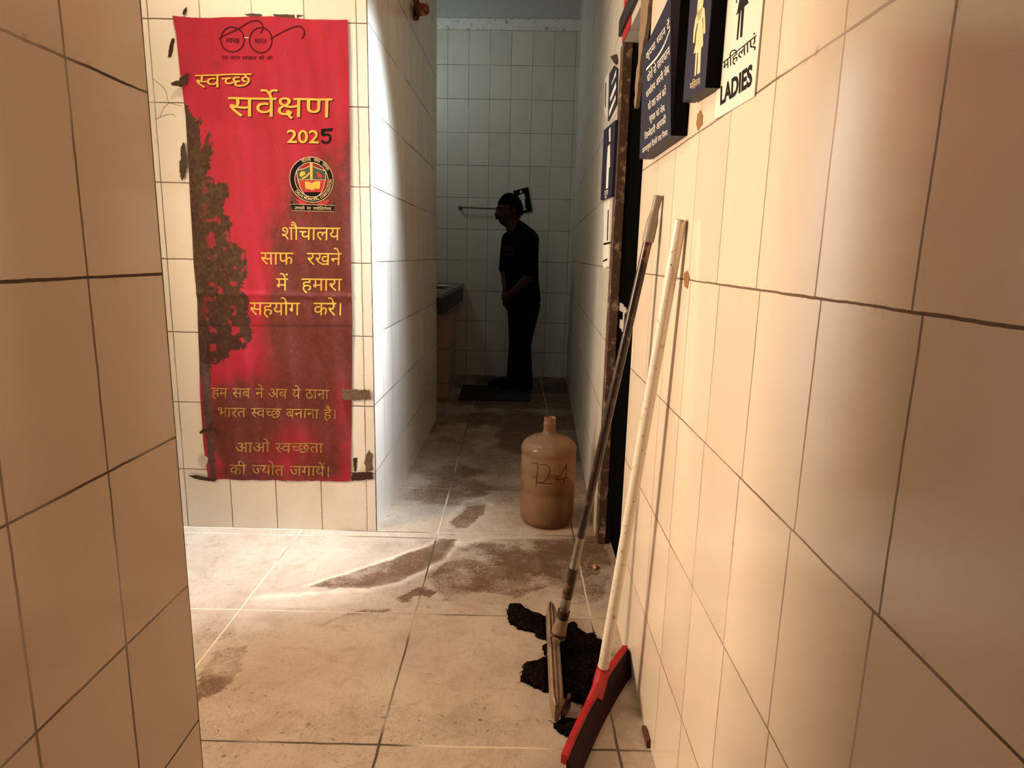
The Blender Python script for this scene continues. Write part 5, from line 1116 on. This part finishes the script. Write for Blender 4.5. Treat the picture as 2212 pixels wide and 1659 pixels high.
# scrawled marks, traced on the round wall
def jugp(px_, py_, r=.1263):
    d = ray(px_, py_); a = d.x ** 2 + d.y ** 2; ox, oy = CAM.x - JX, CAM.y - JY
    b = 2 * (d.x * ox + d.y * oy); c = ox * ox + oy * oy - r * r; tq = (-b - math.sqrt(max(0, b * b - 4 * a * c))) / (2 * a)
    return CAM + d * tq
zj = lambda x, y: tuple(jugp(1080 + x / 5.03, 850 + y / 5.03))
bm = bmesh.new()
for st in (((342, 752), (380, 756), (412, 760)), ((415, 760), (405, 860), (390, 1005)), ((350, 908), (400, 915)), ((440, 775), (490, 770), (530, 800), (535, 860), (510, 920), (470, 960), (405, 968)), ((405, 968), (480, 978), (570, 982)),
           ((725, 765), (690, 840), (612, 940)), ((612, 940), (680, 930), (755, 908)), ((725, 765), (715, 870), (690, 1000))):
    add_tube(bm, smooth_path([zj(*p) for p in st], 4), .0011, 6)
mk = bm_obj('scrawled_marks', bm, M_BLK_SHADE, body); mk['label'] = 'dark hand scrawled figures on the jug'

# ------------------------------------------------------------------ litter
M_PINK = simple_mat('pink_wrapper', (.62, .22, .18), .5, nscale=60, var=.3)
c = on_z(1285, 1227); bm = bmesh.new()
r_ = bmesh.ops.create_icosphere(bm, subdivisions=2, radius=.012)
for v in bm.verts: v.co = Vector((v.co.x * (1 + .5 * random.uniform(-1, 1)), v.co.y * (1 + .5 * random.uniform(-1, 1)), max(0.0005, v.co.z * .7 + .007))) + Vector((c.x, c.y, 0))
tag(bm_obj('crumpled_wrapper', bm, M_PINK), 'tiny crumpled pink wrapper on the floor in front of the doorway', 'litter')
bm = bmesh.new()
pts = [RWL.px(x, y, .0) for x, y in ((1395, 1567), (1400, 1576), (1406, 1600), (1405, 1622), (1399, 1604), (1393, 1582))]
add_prism(bm, pts, RWL.n * .010)
tag(bm_obj('cement_lump', bm, simple_mat('brown_cement', (.10, .035, .015), .9, nscale=50, var=.4)), 'small brown lump at the foot of the right wall', 'litter')

# ------------------------------------------------------------------ far end of the corridor
M_STONE = simple_mat('dark_counter_stone', (.20, .165, .13), .35, nscale=40, var=.4)
M_APRON = simple_mat('dark_counter_apron', (.030, .018, .014), .5, nscale=30, var=.4)
cnt = empty('wash_counter', (-1.0, 5.5, 0), 'dark stone counter in the alcove at the end of the corridor', 'counter')
bm = bmesh.new(); add_box(bm, (-1.39, 4.70, .895), (-.578, 6.475, .93), bevel=.004); bm_obj('worktop', bm, M_STONE, cnt)
bm = bmesh.new(); add_box(bm, (-.625, 4.78, .765), (-.592, 6.47, .894)); bm_obj('apron', bm, M_APRON, cnt)
CW = Wall((-1.0, 5.42, 0), (1, 0, 0), (0, -1, 0))
bm = bmesh.new(); add_box(bm, (-1.38, 5.42, .0), (-.612, 5.95, .764)); pier = bm_obj('pier', bm, tile_mat('counter_pier_tile', .0, .12, base=(.40, .28, .18), dirt=.5, rough=.3), cnt)
dsh = on_z(955, 611, .945)
bm = bmesh.new(); add_lathe(bm, [(.035, .931), (.05, .933), (.075, .945), (.085, .952), (.082, .953), (.07, .946), (.045, .937), (.02, .936)], Matrix.Translation((-.69, 5.45, 0)), 32)
o = bm_obj('soap_dish', bm, simple_mat('white_dish', (.72, .68, .60), .3, nscale=20, var=.1)); autosmooth(o)
tag(o, 'small white dish on the counter top', 'dish')
rl = empty('towel_rail', tuple(END.px(1030, 447, 0)), 'thin metal towel rail on the end wall behind the person', 'towel rail')
ra, rb = END.px(993, 448, .06), END.px(1100, 452, .06)
bm = bmesh.new(); add_tube(bm, [ra, rb], .008, 12); o = bm_obj('bar', bm, simple_mat('tarnished_bar', (.16, .13, .10), .4, .6), rl); autosmooth(o)
for p in (ra, rb):
    bm = bmesh.new(); add_tube(bm, [p, p - END.n * .05, p - END.n * .0595], [.009, .009, .022], 14); o = bm_obj('bracket', bm, simple_mat('rusty_bracket', (.10, .06, .035), .6), rl); autosmooth(o)
es = empty('door_sign', tuple(END.px(1128, 432, 0)), 'small tilted black sign with a pale figure on the end wall behind the person head', 'sign')
ez = lambda x, y: END.uz(1040 + x / 5.925, 400 + y / 5.925, .012)
slab('board', END, [ez(*p) for p in ((405, 75), (595, 22), (650, 335), (490, 360))], .002, .010, M_BLK_SHADE, es)
s = Sheet(); s.poly([ez(*p) for p in ((475, 130), (545, 100), (565, 175), (552, 180), (562, 285), (520, 290), (510, 190), (495, 190), (480, 165))])
hc = ez(505, 85); s.poly([(hc[0] + .012 * math.cos(a), hc[1] + .013 * math.sin(a)) for a in np.linspace(0, 6.28, 16)[:-1]])
s.poly([ez(*p) for p in ((510, 310), (570, 290), (575, 312), (518, 330))])
s.build('pictogram', END, simple_mat('pale_figure', (.62, .58, .52), .5), es, .0126)
mp = [on_z(x, y) for x, y in ((1000, 833), (990, 865), (1144, 868), (1146, 838))]
bm = bmesh.new(); add_prism(bm, [Vector((p.x, p.y, .0005)) for p in mp], (0, 0, .012))
mat_o = bm_obj('floor_mat', bm, simple_mat('black_rubber_mat', (.006, .006, .006), .9, nscale=80, var=.3, bump=.5)); tag(mat_o, 'black rubber mat on the corridor floor under the person', 'mat')
# rusty pipe clamp high on the corridor wall
zk = lambda x, y, d: COR.px(860 + x / 16.59, y / 16.59, d)
bm = bmesh.new()
add_tube(bm, smooth_path([tuple(zk(600, -160, .03)), tuple(zk(640, 60, .03)), tuple(zk(700, 150, .035)), tuple(zk(760, 230, .05)), tuple(zk(950, 250, .08)), tuple(zk(1010, 300, .085)), tuple(zk(1015, 470, .085))], 4), .016, 10)
add_tube(bm, [zk(690, 330, .0), zk(820, 350, .05), zk(930, 370, .075)], [.034, .028, .024], 14)
add_tube(bm, [zk(650, 600, .0), zk(670, 640, .02)], [.02, .012], 10)
o = bm_obj('rusty_pipe_stub', bm, simple_mat('rust', (.16, .030, .012), .8, nscale=30, var=.5, dirt=(.30, .12, .06), dirt_amt=.4, dscale=20)); autosmooth(o)
tag(o, 'rusty pipe stub with a bent clamp high on the corridor wall', 'pipe')
# lit window over the counter, out of view behind the corner
w1 = empty('window_1', tuple(ALC.at(.95, 2.9, 0)), 'window high on the left wall of the alcove', 'window'); w1['kind'] = 'structure'
t = NT('daylit_pane'); em = t.node('ShaderNodeEmission'); t.put(em.inputs[0], (.82, .92, .92)); em.inputs[1].default_value = 2.0; M_PANE = t.done(em.outputs[0])
slab('pane', ALC, [(.60, 2.6), (1.30, 2.6), (1.30, 3.2), (.60, 3.2)], .001, .004, M_PANE, w1)
bm = bmesh.new()
for a, b in (((.56, 2.56), (1.34, 2.60)), ((.56, 3.20), (1.34, 3.24)), ((.56, 2.6), (.60, 3.2)), ((1.30, 2.6), (1.34, 3.2)), ((.935, 2.6), (.965, 3.2))):
    add_box(bm, (-1.4, 4.664 + a[0], a[1]), (-1.37, 4.664 + b[0], b[1]))
bm_obj('window_frame', bm, M_WOOD, w1)

# ------------------------------------------------------------------ the person at the end of the corridor
M_SKIN = simple_mat('dark_skin', (.045, .017, .010), .6, spec=.2, nscale=20, var=.15)
M_SHIRT = simple_mat('black_shirt', (.003, .0018, .0018), .95, spec=.03, nscale=40, var=.2)
M_TROU = simple_mat('black_trousers', (.002, .002, .0026), .95, spec=.03, nscale=40, var=.2)
M_SHOE = simple_mat('black_shoes', (.002, .002, .002), .8, spec=.05, nscale=40, var=.2)
M_HAIR = simple_mat('black_hair', (.002, .0018, .0018), .9, spec=.03, nscale=90, var=.3)
MY = 5.86
def Q(u, v, dy=0.0):
    """figure point from its place in the side view, dy towards the back"""
    p = on_y(880 + u / 3.19, 380 + v / 3.19, MY); return Vector((p.x, MY + dy, max(p.z, .014)))
man = empty('person', (Q(790, 1400).x, MY, 0), 'person in a black shirt and dark trousers standing in profile at the corridor end', 'person')
def skin_mesh(name, chains, mat, parent, voxel=.009, extra=None, smooth=4):
    """limbs as tapering capsules grown together into one continuous surface"""
    bm = bmesh.new()
    for ch in chains:
        for (p, r), (q, r2) in zip(ch, ch[1:]):
            if (q - p).length > 1e-4: add_tube(bm, [p, p.lerp(q, .5), q], [r, (r + r2) / 2, r2], 20)
        for p, r in ch: bmesh.ops.create_uvsphere(bm, u_segments=20, v_segments=12, radius=r, matrix=Matrix.Translation(p))
    me = bpy.data.meshes.new(name); bm.to_mesh(me); bm.free()
    if extra:
        bm = bmesh.new(); bm.from_mesh(me)
        for e in extra:
            m3 = bpy.data.meshes.new('tmp'); e.to_mesh(m3); e.free(); bm.from_mesh(m3); bpy.data.meshes.remove(m3)
        bm.to_mesh(me); bm.free()
    o = bpy.data.objects.new(name, me); COL.objects.link(o)
    rm = o.modifiers.new('rm', 'REMESH'); rm.mode = 'VOXEL'; rm.voxel_size = voxel
    sm = o.modifiers.new('sm', 'SMOOTH'); sm.iterations = smooth; sm.factor = .5
    dg = bpy.context.evaluated_depsgraph_get(); me2 = bpy.data.meshes.new_from_object(o.evaluated_get(dg)); bpy.data.objects.remove(o)
    bm = bmesh.new(); bm.from_mesh(me2)                    # keep the one big shell
    seen = set(); best = []
    for f in bm.faces:
        if f in seen: continue
        st_ = [f]; seen.add(f); comp = []
        while st_:
            g_ = st_.pop(); comp.append(g_)
            for e in g_.edges:
                for h_ in e.link_faces:
                    if h_ not in seen: seen.add(h_); st_.append(h_)
        if len(comp) > len(best): best = comp
    keep = set(best); bmesh.ops.delete(bm, geom=[f for f in bm.faces if f not in keep], context='FACES')
    bm.to_mesh(me2); bm.free()
    me2.materials.clear()
    o = link_mesh(name, me2, mat, parent); me2.polygons.foreach_set('use_smooth', [True] * len(me2.polygons))
    return o
pel = Q(800, 850); sp1 = Q(790, 720); sp2 = Q(782, 560); nk = Q(752, 395); hb_ = Q(728, 335)
shl, shr = Q(838, 445, -.16), Q(705, 440, .15)
ell, elr = Q(842, 690, -.19), Q(672, 650, .08)
wrl, wrr = Q(725, 800, -.17), Q(680, 780, -.03)
hl, hr = Q(688, 832, -.14), Q(676, 838, -.05)
hipl, hipr = Q(830, 890, -.085), Q(765, 890, .085)
knl, knr = Q(792, 1150, -.10), Q(755, 1160, .07)
anl, anr = Q(805, 1400, -.10), Q(738, 1395, .07)
tol, tor = Q(668, 1462, -.16), Q(575, 1440, .03)
chains = [[(pel, .12), (sp1, .12), (sp2, .13), (nk, .075), (hb_, .072)],
          [(sp2, .13), (shl, .065), (ell, .047), (wrl, .032), (hl, .036)], [(sp2, .13), (shr, .06), (elr, .045), (wrr, .031), (hr, .036)],
          [(pel, .12), (hipl, .095), (knl, .062), (anl, .042), (anl + Vector((0, 0, -.05)), .04), (tol, .03)], [(pel, .12), (hipr, .095), (knr, .062), (anr, .042), (anr + Vector((0, 0, -.05)), .04), (tor, .03)]]
# fingers curl round each other in front of the belly
def fingers(h, w, side):
    d = (h - w).normalized(); acr = Vector((.25, -.9 * side, .3)).normalized()
    for k, L in enumerate((.062, .072, .068, .054)):
        b_ = h + acr * (.013 * (k - 1.5)) + d * .016
        m1 = b_ + d * L * .5 + Vector((.006, 0, -.008)); m2 = m1 + d * L * .25 + Vector((.018, .004 * side, -.02)); m3 = m2 + Vector((.016, .006 * side, -.010))
        chains.append([(h, .036), (b_, .011), (m1, .0095), (m2, .009), (m3, .008)])
    th = h + acr * -.03 - d * .012
    chains.append([(h, .036), (th, .012), (th + d * .03 + Vector((-.008, 0, .012)), .0105), (th + d * .05 + Vector((.006, 0, .004)), .009)])
fingers(hl, wrl, 1); fingers(hr, wrr, -1)
# head: an egg shaped and pushed into a face, turned a little to the viewer
def head_bm():
    bm = bmesh.new(); bmesh.ops.create_uvsphere(bm, u_segments=40, v_segments=30, radius=1)
    for v in bm.verts:
        x, y, z = v.co      # x forward (face), y left, z up
        sx, sy_, sz = .104, .076, .128
        jaw = max(0, -z)
        nx_, ny_, nz_ = x * sx, y * sy_ * (1 - .22 * jaw ** 1.5), z * sz
        if x > 0:
            nx_ *= 1 - .10 * max(0, z - .2)
            nx_ += .012 * math.exp(-((z + .78) / .16) ** 2) * math.exp(-(y / .5) ** 2)              # chin
            nx_ += .030 * math.exp(-((z + .22) / .13) ** 2) * math.exp(-(y / .20) ** 2)             # nose
            nx_ += .014 * math.exp(-((z + .02) / .16) ** 2) * math.exp(-(y / .14) ** 2)
            nx_ += .010 * math.exp(-((z + .50) / .09) ** 2) * math.exp(-(y / .33) ** 2)             # lips
            nx_ -= .006 * math.exp(-((z + .50) / .02) ** 2) * math.exp(-(y / .3) ** 2)
            nx_ -= .014 * (math.exp(-(((z - .04) / .10) ** 2 + ((y - .40) / .18) ** 2)) + math.exp(-(((z - .04) / .10) ** 2 + ((y + .40) / .18) ** 2)))   # eye sockets
            nx_ += .008 * math.exp(-((z - .20) / .07) ** 2) * math.exp(-(y / .7) ** 2)              # brow
        else: nx_ *= 1.06 - .25 * jaw
        v.co = Vector((nx_, ny_, nz_))
    for sgn in (-1, 1):                                                                            # ears
        r = bmesh.ops.create_uvsphere(bm, u_segments=12, v_segments=8, radius=1)
        for v in r['verts']: v.co = Vector((v.co.x * .018 - .012, v.co.y * .010 + sgn * .076, v.co.z * .034 - .006))
    for sgn in (-1, 1):                                                                            # eyes
        r = bmesh.ops.create_uvsphere(bm, u_segments=12, v_segments=8, radius=.0125)
        for v in r['verts']: v.co += Vector((.082, sgn * .031, .006))
    return bm
hc_ = Q(703, 242)
fdir = Vector((-.93, -.36, -.06)).normalized(); fl2 = Vector((0, 0, 1)).cross(fdir).normalized(); fu = fdir.cross(fl2)
MH = Matrix((fdir, fl2, fu)).transposed().to_4x4() @ Matrix.Scale(1.10, 4); MH.translation = hc_
hbm = head_bm(); hbm.transform(MH)
body = skin_mesh('body', chains, M_SKIN, man, .0055, [hbm], 3)
# hair cap, thicker on top and at the brow
bm = bmesh.new(); bmesh.ops.create_uvsphere(bm, u_segments=36, v_segments=24, radius=1)
bmesh.ops.delete(bm, geom=[v for v in bm.verts if v.co.z < (.32 if v.co.x > .45 else -.30 if v.co.x < 0 else -.30 + .62 * v.co.x / .45)], context='VERTS')
rr = random.Random(4)
for v in bm.verts:
    x, y, z = v.co; k_ = 1.025 + .05 * max(0, z) + rr.uniform(-.012, .012)
    v.co = Vector((x * (.100 if x > 0 else .112) * k_, y * .078 * k_, z * .130 * k_))
bmesh.ops.solidify(bm, geom=bm.faces[:], thickness=.006)
bm.transform(MH); o = bm_obj('hair', bm, M_HAIR, man, smooth=True)
# moustache and eyebrows
bm = bmesh.new()
add_tube(bm, [MH @ Vector(p) for p in ((.088, .036, -.058), (.108, .018, -.050), (.113, 0, -.047), (.108, -.018, -.050), (.088, -.036, -.058))], [.004, .008, .008, .008, .004], 8)
bm_obj('moustache', bm, M_HAIR, man)
for sgn in (-1, 1):
    bm = bmesh.new(); add_tube(bm, [MH @ Vector(p) for p in ((.104, sgn * .014, .024), (.100, sgn * .034, .029), (.082, sgn * .052, .024))], [.004, .0045, .003], 8)
    bm_obj('eyebrow', bm, M_HAIR, man)
shirt = skin_mesh('shirt', [[(Q(805, 850), .150), (sp1, .150), (Q(782, 590), .158), (Q(772, 470), .128), (Q(765, 395), .088), (Q(758, 362), .076)], [(Q(775, 375), .075), (Q(832, 425, -.10), .080), (shl, .082)], [(Q(765, 380), .07), (shr, .075)],
                            [(Q(782, 590), .158), (shl, .088), (ell.lerp(shl, .18), .072)], [(Q(782, 590), .158), (shr, .080), (elr.lerp(shr, .05), .062)]], M_SHIRT, man, .009, None, 8)
s = Sheet()
bm = bmesh.new()
for (u0, u1, v0_, v1_) in ((660, 735, 532, 546), (662, 738, 486, 492), (664, 736, 498, 504), (668, 736, 510, 515)):
    add_box(bm, Q(u0, v1_, -.168), Q(u1, v0_, -.160))
pt = bm_obj('chest_print', bm, simple_mat('dull_red_print', (.05, .012, .009), .8, spec=.05), shirt); pt['label'] = 'dull red print on the shirt'
trs = skin_mesh('trousers', [[(Q(812, 800), .135), (pel, .142), (hipl, .112), (knl, .080), (Q(800, 1300, -.10), .078), (anl + Vector((0, 0, -.03)), .082)], [(pel, .142), (hipr, .105), (knr, .076), (Q(742, 1300, .07), .074), (anr + Vector((0, 0, -.03)), .076)]], M_TROU, man, .009, None, 8)
for a_, t_ in ((anl, tol), (anr, tor)):
    hz = Vector((a_.x + .035, a_.y + .01, .055)); tz = Vector((t_.x, t_.y, .042))
    skin_mesh('shoe', [[(hz, .042), (hz.lerp(tz, .4) + Vector((0, 0, .012)), .043), (hz.lerp(tz, .8), .036), (tz, .030)]], M_SHOE, man, .007)
